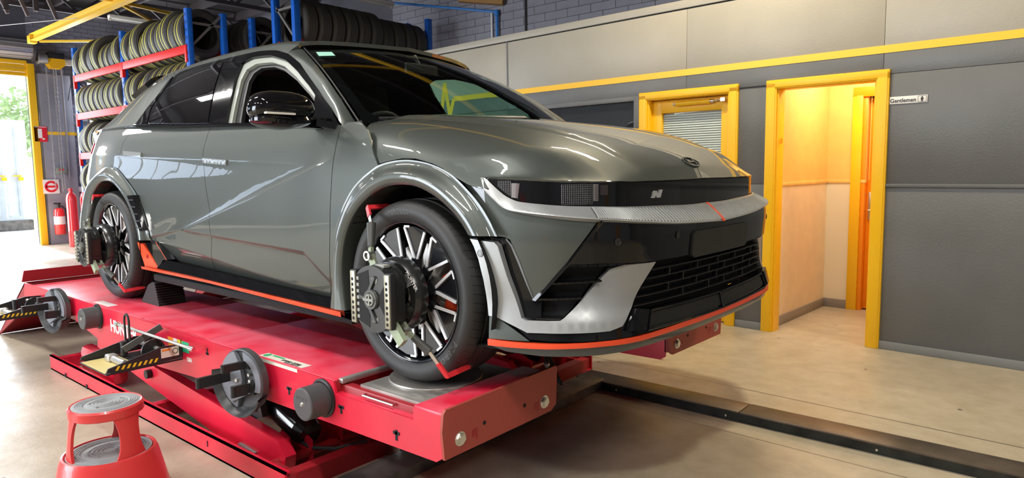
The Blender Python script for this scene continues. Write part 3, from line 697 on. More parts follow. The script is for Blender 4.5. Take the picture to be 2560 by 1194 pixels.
# ------------------------------------------------------------------ wheel spoiler-style clamp holders (dished discs with three arms)
dishm=mat('dish_grey',(.065,.068,.072),.38)
def dish_holder(x,y,z,rot,label,grp=None):
    t=thing('chock_holder',(x,y,z),label,'wheel chock holder',rotz=rot)
    q_=1.12
    def pr(P_): return [(a*q_,b) for a,b in P_]
    MB().lathe(pr([(0,.0),(.085,.0),(.112,.003),(.120,.012),(.124,.010),(.124,-.022),(0,-.022)]),(0,0,0),(0,-1,0),n=48).build('dish',dishm,t)
    # raised half-moon plate on the left and narrower crescent on the right
    hm=[(.118*q_*math.cos(R(a)),.118*q_*math.sin(R(a))) for a in range(105,262,8)]+[(-.01,-.06),(.012,0),(.0,.07)]
    MB().prism(hm,-.020,-.002,'xz').build('half_moon_plate',mat('dish_light',(.20,.21,.24),.35),t)
    cr_=[(.118*q_*math.cos(R(a)),.118*q_*math.sin(R(a))) for a in range(80,-25,-7)]+[(.088*q_*math.cos(R(a)),.088*q_*math.sin(R(a))) for a in range(-25,80,7)]
    MB().prism(cr_,-.020,-.002,'xz').build('crescent_plate',MATS['dish_light'],t)
    MB().lathe(pr([(.120,-.02),(.128,-.02),(.146,.045),(.142,.050),(.138,.046),(.120,.0)]),(0,0,0),(0,-1,0),n=36,a0=R(168),a1=R(335)).build('scoop',dishm,t)
    MB().bar((-.06,-.02,-.10),(.06,-.02,-.045),.014,.02,up=(0,1,0)).build('inner_rib',MATS['dish_light'],t)
    for (ax,az,l,w_) in ((-.075,.010,.155,.046),(.030,.075,.105,.034),(.055,-.030,.080,.050)):
        p1=Vector((ax,-.012,az)); p2=p1+Vector((-.012,-l,.004))
        MB().box(-.5,.5,-.5,.5,-.5,.5)
        mb=MB().bar(p1,p2,.016,w_); mb.cyl(p2+Vector((0,0,-w_/2)),p2+Vector((0,0,w_/2)),.011,n=14); mb.bar(p1,p1+Vector((.03,0,0)),.012,w_)
        mb.build('arm',blackplas,t)
    for q in ((-.02,-.020,.0,.009),(.045,-.004,.028,.008),(.05,-.004,0,.008)): MB().cyl(q[:3],(q[0],q[1]-.009,q[2]),q[3],n=6).build('bolt',bright,t)
    MB().box(-.05,.06,.022,.085,-.06,.06,.006).build('wall_bracket',blackplas,t)
    return t
dish_holder(-.845,-1.185,.462,R(10),'black dished three-armed holder on the red skirt beside the stand clear label')
dish_holder(-3.36,-1.185,.475,R(10),'black dished three-armed holder on the red skirt by the rear ramp')
# ------------------------------------------------------------------ bolt-on jack cradles with hazard stripes
haz=mat('hazard_yellow',(.90,.62,.02),.45); traym=mat('tray_black',(.022,.022,.024),.4); padyel=mat('tray_sand',(.62,.50,.20),.5)
def cradle(x,label,full_=True):
    t=thing('sensor_tray',(x,YN-.008,.40),label,'tray')
    W_=.36   # along x
    side=[(0,.0),(0,.07),(-.10,.075),(-.36,.018),(-.37,.0),(-.33,-.012)]
    for xx in (0,W_): MB().prism([(a,b+.02) for a,b in side],xx-.004,xx+.004,'yz').build('side_plate',traym,t)
    MB().box(0,W_,-.37,0,.004,.012).build('base_plate',traym,t); MB().box(.02,W_-.02,-.37,-.20,.012,.014).build('base_liner',padyel,t)
    for k in range(8):
        y=-.33+.026*k; MB().add([(W_+.005,y,.022),(W_+.005,y+.012,.022),(W_+.005,y+.024,.042),(W_+.005,y+.012,.042)],[(0,1,2,3)]).build('hazard_stripe',haz,t)
    MB().box(W_+.004,W_+.006,-.11,-.02,.035,.085).build('warning_label',mat('label_cream',(.74,.72,.62),.5),t)
    MB().box(W_+.006,W_+.0068,-.105,-.065,.070,.080).build('warning_band',mat('lab0',(.85,.25,.02),.5),t)
    ring=MB().lathe([(.012,0),(.015,0),(.015,.001),(.012,.001)],(W_+.006,-.038,.062),(1,0,0),n=20); ring.build('warning_symbol',blk,t)
    MB().cyl((.06,-.10,.075),(.06+.26,-.10,.075),.012,n=12).build('cross_rod',steel,t)
    MB().lathe([(0,-.006),(.060,-.006),(.062,0),(.060,.006),(0,.006)],(.27,-.11,.062),(1,0,0),n=36,).build('round_plate',traym,t)
    MB().cyl((.10,-.26,.03),(.30,-.26,.03),.018,n=14).box(.09,.15,-.285,-.235,.014,.05,.008).build('roller',steel,t)
    MB().cyl((.07,-.18,.02),(.07,-.18,.095),.017,n=16).build('peg',traym,t)
    if full_:
        MB().cyl((-.10,-.14,.155),(.60,-.06,.115),.0085,n=12).cyl((.59,-.062,.1155),(.625,-.058,.114),.013,n=12).cyl((-.10,-.14,.155),(-.125,-.143,.156),.012,n=12).build('lock_rod',bright,t)
        MB().tube([(.02,-.15,.07),(.02,-.15,.20),(.03,-.15,.225),(.05,-.15,.235),(.07,-.15,.225),(.08,-.15,.20),(.08,-.15,.09)],.006,8).build('loop_handle',traym,t)
        MB().bar((.12,-.20,.06),(.17,-.02,.16),.035,.008,up=(1,0,0)).build('lever',mat('dish_grey2',(.12,.115,.11),.4),t)
    return t
cradle(-1.97,'black tray with yellow hazard stripes and steel rod on the red skirt, above the stool')
cradle(-3.95,'black tray with yellow hazard stripes at the far left edge, beside the rear ramp',False)
# ------------------------------------------------------------------ rubber wheel chock behind the rear wheel
ck=thing('wheel_chock',(-2.55,-.80,.55),'black ribbed rubber chock against the front of the rear wheel','wheel chock')
MB().prism([(-.16,0),(.11,0),(.06,.145),(.035,.15),(-.035,.125)],-.085,.085,'xz').build('chock_body',rubber,ck)
for k in range(9): 
    t=k/8; MB().box(lerp(.10,.062,t),lerp(.114,.076,t),-.085,.085,.012+.128*t,.018+.128*t).build('rib',rubber,ck)
# ------------------------------------------------------------------ wheel clamps with alignment targets
clampm=mat('clamp_black',(.014,.0145,.014),.3,0,.35,.2); metalstrip=mat('target_strip',(.42,.40,.30),.4,.5); khaki=mat('lever_green',(.33,.37,.26),.4,.5); redgrip=mat('red_grip',(.72,.03,.04),.4)
def clamp(x,label):
    t=thing('wheel_clamp',(x,0,.55+.366),label,'wheel clamp',group=None)
    yo=-.955
    # ring body against the wheel
    MB().lathe([(.078,-.02),(.084,.0),(.124,.004),(.140,.012),(.145,.028),(.143,.055),(.132,.070),(.110,.072),(.100,.055),(.078,.045)],(.01,yo,0),(0,-1,0),n=56).build('ring_body',clampm,t)
    for a in (35,90,150,215,275,330):
        ca,sa=math.cos(R(a)),math.sin(R(a)); MB().bar((.01+ca*.128,yo-.058,sa*.128),(.02+ca*.055,yo-.115,sa*.055),.050,.012,up=(0,1,0)).build('spider_arm',clampm,t)
    MB().cyl((0,yo-.03,0),(0.02,yo-.12,0),.035,n=28).cyl((0,yo-.03,0),(0,yo-.05,0),.060,n=28).build('centre_shaft',blackplas,t)
    cx=.02; y1,y2=yo-.110,yo-.172
    # target head: drum with flat cut sides
    def headpoly(r_,xl,xr):
        o=[]
        for i in range(48):
            a=2*math.pi*i/48; X=r_*math.cos(a); Z=r_*math.sin(a); o.append((cx+max(xl,min(xr,X)),Z))
        return o
    h=MB().prism(headpoly(.125,-.088,.104),y1,y2,'xz'); h.prism(headpoly(.130,-.080,.098),y1+.012,y1-.012,'xz')
    h=h.build('target_head',clampm,t)
    MB().prism([(cx-.086,-.085),(cx-.018,-.108),(cx-.014,-.035),(cx-.040,-.012),(cx-.040,.012),(cx-.014,.035),(cx-.018,.108),(cx-.086,.085)],y2-.0005,y2-.0012,'xz').build('dark_recess',blackmat,h)
    MB().prism([(cx+.028,0),(cx+.072,.058),(cx+.072,-.058)],y2-.0005,y2-.0012,'xz').build('dark_recess',blackmat,h)
    for (a,b) in (((-.012,.030),(.022,.085)),((-.012,-.030),(.022,-.085)),((-.036,0),(-.070,.006))):
        MB().bar((cx+a[0],y2-.004,a[1]),(cx+b[0],y2-.004,b[1]),.012,.008,up=(0,1,0)).build('web_rib',mat('rib_grey',(.05,.052,.05),.35),h)
    # bevelled wing beyond the left strip
    MB().add([(cx-.118,y2,-.10),(cx-.118,y2,.10),(cx-.160,y2+.035,.082),(cx-.172,y2+.05,.05),(cx-.172,y2+.05,-.05),(cx-.160,y2+.035,-.082),
              (cx-.118,y1,-.10),(cx-.118,y1,.10),(cx-.160,y1+.02,.082),(cx-.172,y1+.02,.05),(cx-.172,y1+.02,-.05),(cx-.160,y1+.02,-.082)],
        [(0,1,2,3,4,5),(11,10,9,8,7,6)]+[(i,i+6,(i+1)%6+6,(i+1)%6) for i in range(6)]).build('side_wing',mat('wing_grey',(.06,.065,.07),.3,0,.5),t)
    for sx in (cx-.106,cx+.092):
        s_=MB().box(sx-.014,sx+.014,y2-.008,y2+.006,-.098,.098,.002).build('perforated_strip',metalstrip,t)
        MB().box(sx-.018,sx+.018,y2-.003,y2+.02,-.102,.102,.002).build('strip_backing',blackplas,s_)
        for k in range(8):
            z=-.082+.0205*k+(.006 if k>3 else 0); MB().cyl((sx,y2-.0086,z),(sx,y2-.0078,z),.0064,n=16).build('strip_hole',blackmat,s_)
    for k in range(7): MB().box(cx-.086,cx-.074,y2-.004,y2-.001,-.078+.024*k,-.066+.024*k).build('scale_mark',mat('mark_grey',(.34,.34,.31),.5),h)
    MB().lathe([(.026,.002),(.026,.012),(.036,.012),(.038,.002)],(cx,y2,0),(0,-1,0),n=36).build('knob_ring',mat('knob_grey',(.075,.078,.072),.35),t)
    MB().lathe([(.016,.004),(.017,.016),(.023,.016),(.024,.004)],(cx,y2,0),(0,-1,0),n=28).bar((cx-.032,y2-.014,0),(cx+.026,y2-.014,0),.010,.010).bar((cx,y2-.014,-.022),(cx,y2-.014,.022),.008,.008,up=(0,1,0)).build('knob_cross',mat('cross_grey',(.26,.26,.23),.4,.3),t)
    lettering('maker_lettering','HUNTER',.022,(.098,yo-.076,.095),(.62,0,-.78),(.78,0,.62),whitehl,t)
    MB().box(cx+.0,cx+.05,y1-.045,y1-.015,.117,.1275,.001).build('printed_label',mat('mark_grey',(.34,.34,.31),.5),h)
    for z0 in (.060,-.085):
        for q in range(5):
            MB().box(cx+.000+.007*q,cx+.004+.007*q,y2-.0016,y2-.0004,z0+.004*(q%3),z0+.020-.003*(q%2)).build('print_line',MATS['mark_grey'],h)
    def arm(p0,g1,b1,hk):
        p0,g1,b1,hk=map(Vector,(p0,g1,b1,hk)); d=(g1-p0).normalized(); g0=p0+d*.035
        MB().bar(p0-d*.05+Vector((0,.02,0)),p0,.034,.012,up=(0,1,0)).bar(p0,g0,.018,.014,up=(0,1,0)).build('arm_link',khaki,t)
        MB().cyl(p0+Vector((0,-.014,0)),p0+Vector((0,.012,0)),.015,n=18).lathe([(.012,0),(.019,0),(.019,.006),(.012,.006)],p0+Vector((0,-.016,0)),(0,-1,0),n=18).build('arm_pivot',bright,t)
        MB().cyl(g0,g1,.0125,.0185,n=16).build('arm_grip',mat('grip_grey',(.05,.05,.045),.5),t)
        e=(b1-g1).normalized(); m_=g1.lerp(b1,.45)
        MB().bar(g1,m_,.018,.005,up=(0,1,0)).build('arm_blade',bright,t)
        MB().bar(m_,b1,.020,.009,up=(0,1,0)).bar(b1-e*.006,hk,.009,.020,up=e).build('hook_sleeve',redgrip,t)
        MB().cyl(hk,hk+Vector((0,.012,0)),.006,n=10).build('hook_tip',bright,t)
    arm((-.065,-1.06,.150),(-.120,-1.01,.265),(-.185,-.975,.328),(-.195,-.85,.325))
    arm((.125,-1.06,-.115),(.205,-1.02,-.190),(.252,-.975,-.288),(.245,-.855,-.275))
    MB().bar((.085,-1.10,-.075),(.155,-1.10,-.150),.040,.022,up=(0,1,0)).bar((.06,-1.09,-.03),(.09,-1.095,-.08),.030,.012,up=(0,1,0)).build('quick_lever',mat('lever_green2',(.36,.42,.29),.45,.2),t)
clamp(0,'black wheel clamp with target head on the front wheel, nearest the viewer')
clamp(-2.97,'black wheel clamp with target head on the rear wheel')
# ------------------------------------------------------------------ step stool
stl=thing('step_stool',(-1.10,-1.665,0),'red two-step stool with grey ribbed treads in the bottom left foreground','stool')
SR=stoolred
body=MB().lathe([(.228,0),(.232,.012),(.225,.03),(.185,.205),(.176,.226),(.168,.228),(.160,.215),(.16,.19)],(0,0,0),(0,0,1),n=56)
body.build('base',SR,stl)
MB().lathe([(.226,.0),(.236,.0),(.238,.018),(.228,.022)],(0,0,0),(0,0,1),n=56).build('base_ring',blackplas,stl)
def tread(z,r_,nm):
    pr=[(0,z+.003)]
    for k in range(1,5): 
        q=r_*(.08+.1*k); pr+=[(q-.003,z+.003),(q-.002,z+.0055),(q+.002,z+.0055),(q+.003,z+.003)]
    pr+=[(r_*.60,z+.003),(r_*.64,z+.001)]
    for k in range(4): 
        q=r_*(.70+.065*k); pr+=[(q-.003,z+.003),(q-.002,z+.0055),(q+.002,z+.0055),(q+.003,z+.003)]
    pr+=[(r_,z+.002),(r_,z-.01),(0,z-.01)]
    o=MB().lathe(pr,(0,0,0),(0,0,1),n=56).build(nm,stoolgrey,stl)
    for k in range(5): 
        a=2*math.pi*k/5+.4; MB().cyl((r_*.5*math.cos(a),r_*.5*math.sin(a),z+.002),(r_*.5*math.cos(a),r_*.5*math.sin(a),z+.0055),.006,n=10).build('rivet',steel,o)
tread(.222,.160,'lower_tread')
top=MB().lathe([(.134,.388),(.140,.392),(.141,.424),(.134,.432),(.128,.430),(.128,.405),(.120,.400),(.120,.388)],(0,0,0),(0,0,1),n=56); top.build('top_ring',SR,stl)
tread(.428,.128,'top_tread')
for a0 in (-62,42,178) if 0 else (-100,15,135):
    def LF(u_,v_,a0=a0):
        wa=lerp(17,26,abs(2*v_-1)**2.2 if v_>.5 else lerp(.0,1,(1-2*v_)**2.5)); a=R(a0+ (u_-.5)*2*wa); q=lerp(.158,.136,v_); return (q*math.cos(a),q*math.sin(a),lerp(.215,.395,v_))
    def LF2(u_,v_,a0=a0): 
        p=LF(u_,v_); l=math.hypot(p[0],p[1]); k=(l-.012)/l; return (p[0]*k,p[1]*k,p[2])
    mb=MB().grid(LF,8,10); mb.grid(LF2,8,10)
    for e in (0,1):
        mb.grid(lambda a,b,e=e:Vector(LF(e,a)).lerp(Vector(LF2(e,a)),b),10,1)
    mb.build('leg',SR,stl)
sl_g=lambda a,b:((lerp(.225,.185,(.05+.06*b-.03)/.175)+.0015)*math.cos(R(-22+26*a)),(lerp(.225,.185,(.05+.06*b-.03)/.175)+.0015)*math.sin(R(-22+26*a)),.05+.06*b)
MB().grid(sl_g,8,2).grid(lambda a,b:tuple(Vector(sl_g(a,b))*.99),8,2).build('stool_label',blackplas,stl)
# ------------------------------------------------------------------ steel bars and rail on the floor
bar=thing('floor_beam',(-.35,0,0),'worn steel cross beam on the floor under the front of the lift','beam')
MB().box(-.08,.09,-1.15,.90,0,.058,.006).build('beam_body',wornsteel,bar)
rail=thing('floor_rail',(0,.93,0),'long dark steel guide rail running across the floor to the right','rail')
MB().xf(Matrix())
rl=MB(); 
for x0,x1 in ((-.45,.62),(.625,2.02),(2.025,4.2)): rl.box(x0,x1,-.085,.085,.046,.056,.002)
rl.build('top_plate',mat('rail_top',(.12,.095,.075),.42,.6,noise=.3,nscale=6,bump=.08),rail)
MB().box(-.28,4.2,-.083,-.075,0,.048).build('side_web',mat('rail_side',(.022,.023,.02),.4,.4,noise=.5,nscale=9),rail)
MB().box(-.45,4.2,.03,.08,0,.046).build('rear_web',wornsteel,rail)
for x in (-.15,.55,1.3,1.9): MB().cyl((x,-.084,.022),(x,-.088,.022),.006,n=10).build('rivet',bright,rail)
# ------------------------------------------------------------------ the car
car=thing('car',(0,0,.55),'grey electric hatchback with orange sill lines parked up on the red wheel alignment lift','car')
def pin(p,poly):
    x,y=p; c=False; n=len(poly); j=n-1
    for i in range(n):
        xi,yi=poly[i]; xj,yj=poly[j]
        if (yi>y)!=(yj>y) and x<(xj-xi)*(y-yi)/(yj-yi)+xi: c=not c
        j=i
    return c
def pdist(p,poly):
    m=1e9; n=len(poly); px,py=p
    for i in range(n):
        ax,ay=poly[i]; bx,by=poly[(i+1)%n]; dx,dy=bx-ax,by-ay; l=dx*dx+dy*dy
        t=0 if l==0 else max(0,min(1,((px-ax)*dx+(py-ay)*dy)/l)); qx,qy=ax+t*dx-px,ay+t*dy-py; d=qx*qx+qy*qy
        if d<m:m=d
    return m**.5
def resamp(poly,step,closed=True):
    out=[]; n=len(poly)
    for i in range(n if closed else n-1):
        a=poly[i];b=poly[(i+1)%n]; L_=math.hypot(b[0]-a[0],b[1]-a[1]); k=max(1,int(math.ceil(L_/step)))
        for j in range(k): out.append((a[0]+(b[0]-a[0])*j/k,a[1]+(b[1]-a[1])*j/k))
    if not closed: out.append(poly[-1])
    return out
def smooth(pts,k=6):
    """curve through pts"""
    o=[]; n=len(pts)
    for i in range((n-1)*k): o.append(cr(pts,i/k))
    o.append(tuple(pts[-1])); return o
CEN=Vector((-1.5,0,.6))
def nrm(F,p,q,e0=.004,e1=.004,cen=CEN):
    a=Vector(F(p+e0,q))-Vector(F(p-e0,q)); b=Vector(F(p,q+e1))-Vector(F(p,q-e1)); n=a.cross(b)
    P_=Vector(F(p,q))
    if n.length<1e-12: return (P_-cen).normalized()
    n.normalize()
    if n.dot(P_-cen)<0: n=-n
    return n
def patch(name,F,bnd,m,parent=car,sc_=(1,1),step=.03,off=0.0,thick=.012,gap=.002,holes=(),dmap=None,cen=CEN,kind=None,label=None,mirror=False,lines=()):
    """trimmed panel: polygon bnd in the parameter plane of surface F, given real thickness"""
    su,sv=sc_
    def prep(b):
        b=[(p[0]*su,p[1]*sv) for p in b]
        ar=sum(b[i][0]*b[(i+1)%len(b)][1]-b[(i+1)%len(b)][0]*b[i][1] for i in range(len(b)))
        if ar<0: b=b[::-1]
        b=resamp(b,step)
        if gap:
            n=len(b); o=[]
            for i in range(n):
                a,c=b[i-1],b[(i+1)%n]; dx,dy=c[0]-a[0],c[1]-a[1]; l=math.hypot(dx,dy) or 1
                o.append((b[i][0]-dy/l*gap,b[i][1]+dx/l*gap))
            b=o
        # drop coincident points
        o=[]
        for p in b:
            if not o or math.hypot(p[0]-o[-1][0],p[1]-o[-1][1])>1e-4: o.append(p)
        return o
    B=prep(bnd); H=[prep([*h]) for h in holes]
    pts=list(B); edges=[(i,(i+1)%len(B)) for i in range(len(B))]; loops=[list(range(len(B)))]
    for h in H:
        o=len(pts); pts+=h; edges+=[(o+i,o+(i+1)%len(h)) for i in range(len(h))]; loops.append([o+i for i in range(len(h))])
    xs=[p[0] for p in B]; ys=[p[1] for p in B]
    x=min(xs); k=0
    while x<max(xs):
        y=min(ys)+(step*.43 if k%2 else 0)
        while y<max(ys):
            if pin((x,y),B) and pdist((x,y),B)>step*.45 and not any(pin((x,y),h) or pdist((x,y),h)<step*.45 for h in H): pts.append((x,y))
            y+=step*.87
        x+=step*.87; k+=1
    keep=[]
    for ln in lines:
        q=resamp([(a*su,b*sv) for a,b in ln],step*.6,False)
        for offd in (-.022,-.008,-.0015,.0015,.008,.022):
            for i,(x,y) in enumerate(q):
                a,c=q[max(i-1,0)],q[min(i+1,len(q)-1)]; dx,dy=c[0]-a[0],c[1]-a[1]; l=math.hypot(dx,dy) or 1
                P_=(x-dy/l*offd,y+dx/l*offd)
                if pin(P_,B) and pdist(P_,B)>.003: keep.append(P_)
    if keep:
        nb_0=sum(len(l) for l in loops); grid_=pts[nb_0:]
        ok_=[p for p in grid_ if min((p[0]-k_[0])**2+(p[1]-k_[1])**2 for k_ in keep)>(step*.35)**2]
        pts=pts[:nb_0]+ok_+keep
    r_=delaunay_2d_cdt([Vector(p) for p in pts],edges,[],0,1e-6)
    vc=[tuple(v) for v in r_[0]]; fs=[]
    for f_ in r_[2]:
        cx=sum(vc[i][0] for i in f_)/len(f_); cy=sum(vc[i][1] for i in f_)/len(f_)
        if pin((cx,cy),B) and not any(pin((cx,cy),h) for h in H): fs.append(tuple(f_))
    orig={}
    for i,o in enumerate(r_[3]):
        for q in o: orig[q]=i
    n0=len(vc); P3=[];N3=[]
    for a,b in vc:
        p,q=a/su,b/sv; n=nrm(F,p,q,.004/su,.004/sv,cen); P_=Vector(F(p,q)); d=off+(dmap(p,q) if dmap else 0)
        P3.append(P_+n*d); N3.append(n)
    if dmap:   # normals of the displaced surface
        G=lambda p,q:Vector(F(p,q))+nrm(F,p,q,.004/su,.004/sv,cen)*dmap(p,q)
        for i,(a,b) in enumerate(vc): N3[i]=nrm(G,a/su,b/sv,.003/su,.003/sv,cen)
    out=[]
    for t in fs:
        a,b,c=[P3[i] for i in t[:3]]
        if (b-a).cross(c-a).dot(N3[t[0]])<0: t=t[::-1]
        out.append(t)
    vs=[tuple(p) for p in P3]; nl=[]
    for t in out: nl+= [N3[i] for i in t]
    if thick:
        for lp in loops:
            idx=[orig.get(i,i) for i in lp]; base=len(vs)
            vs+=[tuple(P3[i]) for i in idx]+[tuple(P3[i]-N3[i]*thick) for i in idx]; n=len(idx)
            # small rolled edge: rim faces get their own normals
            for k_ in range(n):
                a,b=k_,(k_+1)%n; q=(base+b,base+a,base+n+a,base+n+b)
                va,vb,vd=Vector(vs[q[0]]),Vector(vs[q[1]]),Vector(vs[q[2]]); nn=(vb-va).cross(vd-va)
                if nn.length<1e-12: nn=N3[idx[k_]].copy()
                nn.normalize(); out.append(q); nl+=[nn]*4
    me=bpy.data.meshes.new(name); me.from_pydata(vs,[],out); me.materials.append(m)
    me.polygons.foreach_set('use_smooth',[True]*len(me.polygons))
    if len(me.loops)==len(nl): me.normals_split_custom_set([tuple(n) for n in nl])
    o=bpy.data.objects.new(name,me); C.objects.link(o); o.parent=parent; tag(o,label=label,kind=kind)
    if mirror:
        o2=o.copy(); C.objects.link(o2); o2.scale=(1,-1,1); o2.parent=parent
    return o
def ruled(name,A,B_,m,n=24,nv=6,bulge=0,parent=car,thick=.01,mirror=False,out=(0,-1,0)):
    A=[Vector(a) for a in A]; B_=[Vector(a) for a in B_]
    def at(P_,t):
        L_=[0]
        for a,b in zip(P_,P_[1:]): L_.append(L_[-1]+(b-a).length)
        d=t*L_[-1]; i=0
        while i<len(P_)-2 and L_[i+1]<d: i+=1
        return P_[i].lerp(P_[i+1],(d-L_[i])/max(L_[i+1]-L_[i],1e-9))
    o_=Vector(out).normalized()
    def F(u_,v_):
        a=at(A,u_);b=at(B_,u_); return a.lerp(b,v_)+o_*bulge*math.sin(math.pi*v_)
    mb=MB().grid(F,n,nv); k=len(mb.v)
    mb.grid(lambda u_,v_:Vector(F(u_,v_))-o_*thick,n,nv)
    ob=mb.build(name,m,parent)
    if mirror:
        o2=ob.copy(); C.objects.link(o2); o2.scale=(1,-1,1); o2.parent=parent
    return ob
# --- baked outlines (surface coordinates)
rock_l=[(-2.39,.432),(-1.921,.530),(-1.597,.513),(-.792,.459),(-.551,.337)]
shutR=[(-2.706,1.145),(-2.80,1.10),(-2.845,1.04),(-2.842,.95),(-2.838,.889),(-2.83,.863)]
rfo=[(-2.83,.863),(-2.665,.789),(-2.532,.714),(-2.44,.62),(-2.395,.52),(-2.39,.432)]
rfo_top=[(-3.62,.50),(-3.56,.62),(-3.45,.744),(-3.348,.815),(-3.204,.865),(-3.11,.885),(-2.97,.889),(-2.83,.863)]
bdoor=[(-1.688,1.094),(-1.692,.968),(-1.668,.903),(-1.642,.775),(-1.602,.63),(-1.596,.514),(-1.640,.385),(-1.690,.286)]
fdoor=[(-.476,1.035),(-.474,.942),(-.471,.849),(-.474,.76),(-.491,.58),(-.528,.37),(-.572,.264)]
ffo=[(-.572,.264),(-.52,.358),(-.484,.471),(-.458,.563),(-.425,.628),(-.38,.696),(-.325,.759),(-.268,.802),(-.215,.832),(-.165,.856)]
ffo2=[(-.165,.856),(-.098,.870),(-.028,.876),(.046,.873),(.142,.857),(.245,.821),(.326,.768),(.39,.714),(.435,.661),(.472,.606)]
SD=dict(sc_=(1,1),step=.034)
dl=[(lerp(-.52,-2.0,i/10),lerp(.88,.44,(lerp(-.52,-2.0,i/10)+.5)/(-1.7))) for i in range(11)]
hl=[(lerp(-3.4,-.55,i/10),lerp(.965,.865,(lerp(-3.4,-.55,i/10)+3.2)/2.6)) for i in range(11)]
rl1=[(-2.40,.445),(-1.95,.515),(-1.62,.50),(-.72,.47),(-.5,.33)]
rl2=[(x,lerp(.29,.42,sst(-.5,-2.4,x))) for x in (-2.4,-2.0,-1.6,-1.2,-.9,-.7,-.55)]
SD['lines']=[dl,hl,rl1,rl2]
G_=paint
patch('rear_door',S2,shutR+rfo[1:]+[(-2.33,.418),(-2.311,.300)]+[(-1.69,.286)]+bdoor[::-1][1:]+[(-2.1,1.112)],G_,mirror=True,**SD)
patch('front_door',S2,bdoor+[(-.572,.264)]+fdoor[::-1][1:]+[(-1.0,1.058),(-1.4,1.08)],G_,mirror=True,**SD)
patch('front_fender',S2,fdoor+ffo[1:]+[(-.20,.90),(-.24,.96),(-.285,1.01),(-.345,1.045),(-.43,1.045)],G_,mirror=True,**SD)
patch('rear_quarter',S2,shutR[:1]+[(-3.0,1.15),(-3.4,1.15),(-3.8,1.15),(-4.28,1.15),(-4.28,.36),(-3.60,.34),(-3.62,.42)]+rfo_top+shutR[::-1][1:-1],G_,mirror=True,**SD)
# dark shell inside the panels
SH=blackmat
patch('inner_shell',S2,[(-3.9,.26),(-3.42,.26),(-3.46,.5),(-3.33,.7),(-3.1,.8),(-2.9,.8),(-2.66,.7),(-2.5,.5),(-2.45,.26),(-.56,.24),(-.50,.45),(-.42,.60),(-.25,.77),(-.2,.84),(-.38,1.0),(-.5,1.0),(-3.8,1.08)],SH,step=.12,off=-.035,thick=0,mirror=True)
# --- wheel arch flares
def flare(name,inner,outer,mid_y,parent=car,label=None,vent=None):
    A=smooth(inner,4);B_=smooth(outer,4)
    def at(P_,t):
        L_=[0]
        for a,b in zip(P_,P_[1:]): L_.append(L_[-1]+math.dist(a,b))
        d=t*L_[-1]; i=0
        while i<len(P_)-2 and L_[i+1]<d: i+=1
        k=(d-L_[i])/max(L_[i+1]-L_[i],1e-9); return tuple(lerp(p,q,k) for p,q in zip(P_[i],P_[i+1]))
    prof=[(-.10,-.09),(-.03,-.05),(-.005,-.006),(.0,.0),(.02,.006),(.10,.012),(.30,.020),(.45,.018),(.62,.010),(.8,-.004),(.93,-.016),(1.0,-.030)]
    def F(u_,v_):
        i=at(A,u_); o=at(B_,u_); x=v_*(len(prof)-1); k=min(int(x),len(prof)-2); t=x-k
        q=lerp(prof[k][0],prof[k+1][0],t); h=lerp(prof[k][1],prof[k+1][1],t)
        px,pz=lerp(i[0],o[0],q),lerp(i[1],o[1],q)
        if q<0: px,pz=i[0]+(i[0]-o[0])*0,i[1]
        so=S2(o[0],o[1]); yo=-so[1]+.004
        # blend from arch plane to the body surface
        y=lerp(mid_y+h,yo,sst(.45,1.0,q)) if q>0 else mid_y+h
        xo=lerp(px,px+(so[0]-o[0]),max(q,0))
        return (xo,-y,pz)
    o_=MB().grid(F,72,(len(prof)-1)*3).build(name,paint,parent,label=label)
    o2=o_.copy(); C.objects.link(o2); o2.scale=(1,-1,1); o2.parent=parent
    return o_
ffi=[(-.378,.245),(-.394,.375),(-.386,.48),(-.352,.578),(-.288,.664),(-.198,.73),(-.104,.768),(-.01,.781),(.09,.774),(.182,.743),(.25,.705),(.314,.655),(.352,.608)]
flare('front_wheel_flare',ffi,[(-.572,.250)]+ffo[1:]+ffo2[1:],.955)
rfi=[(-3.40,.33),(-3.375,.46),(-3.311,.571),(-3.26,.656),(-3.179,.723),(-3.059,.778),(-2.95,.791),(-2.848,.777),(-2.745,.735),(-2.632,.660),(-2.54,.551),(-2.487,.432)]
rfl=flare('rear_wheel_flare',rfi,[(-3.63,.35),(-3.62,.50)]+rfo_top[1:-1]+rfo[:-1]+[(-2.385,.425)],.955)
vq=[(-2.590,.700),(-2.500,.705),(-2.385,.490),(-2.435,.485)]
MB().prism(vq,-.973,-.90,'xz').build('air_outlet',blackgloss,rfl)
for k in range(5):
    t=.12+.2*k; x=lerp(-2.545,-2.41,t); z=lerp(.70,.488,t)
    MB().box(x-.05,x+.035,-.976,-.965,z-.003,z+.003).build('outlet_vane',blackplas,rfl)
# wheel wells
for x0,zr in ((0.02,.43),(-2.95,.43)):
    for s in (1,-1):
        WL=lambda a,b:(x0+zr*math.cos(R(lerp(-12,192,a))),-s*lerp(.945,.56,b),.365+zr*math.sin(R(lerp(-12,192,a))))
        MB().grid(WL,32,2).add([(x0,-.57*s,.30)]+[(x0+zr*math.cos(R(t)),-.57*s,max(.20,.365+zr*math.sin(R(t)))) for t in range(-12,193,12)],[(0,i,i+1) for i in range(1,18)]).build('wheel_well',blackmat,car)
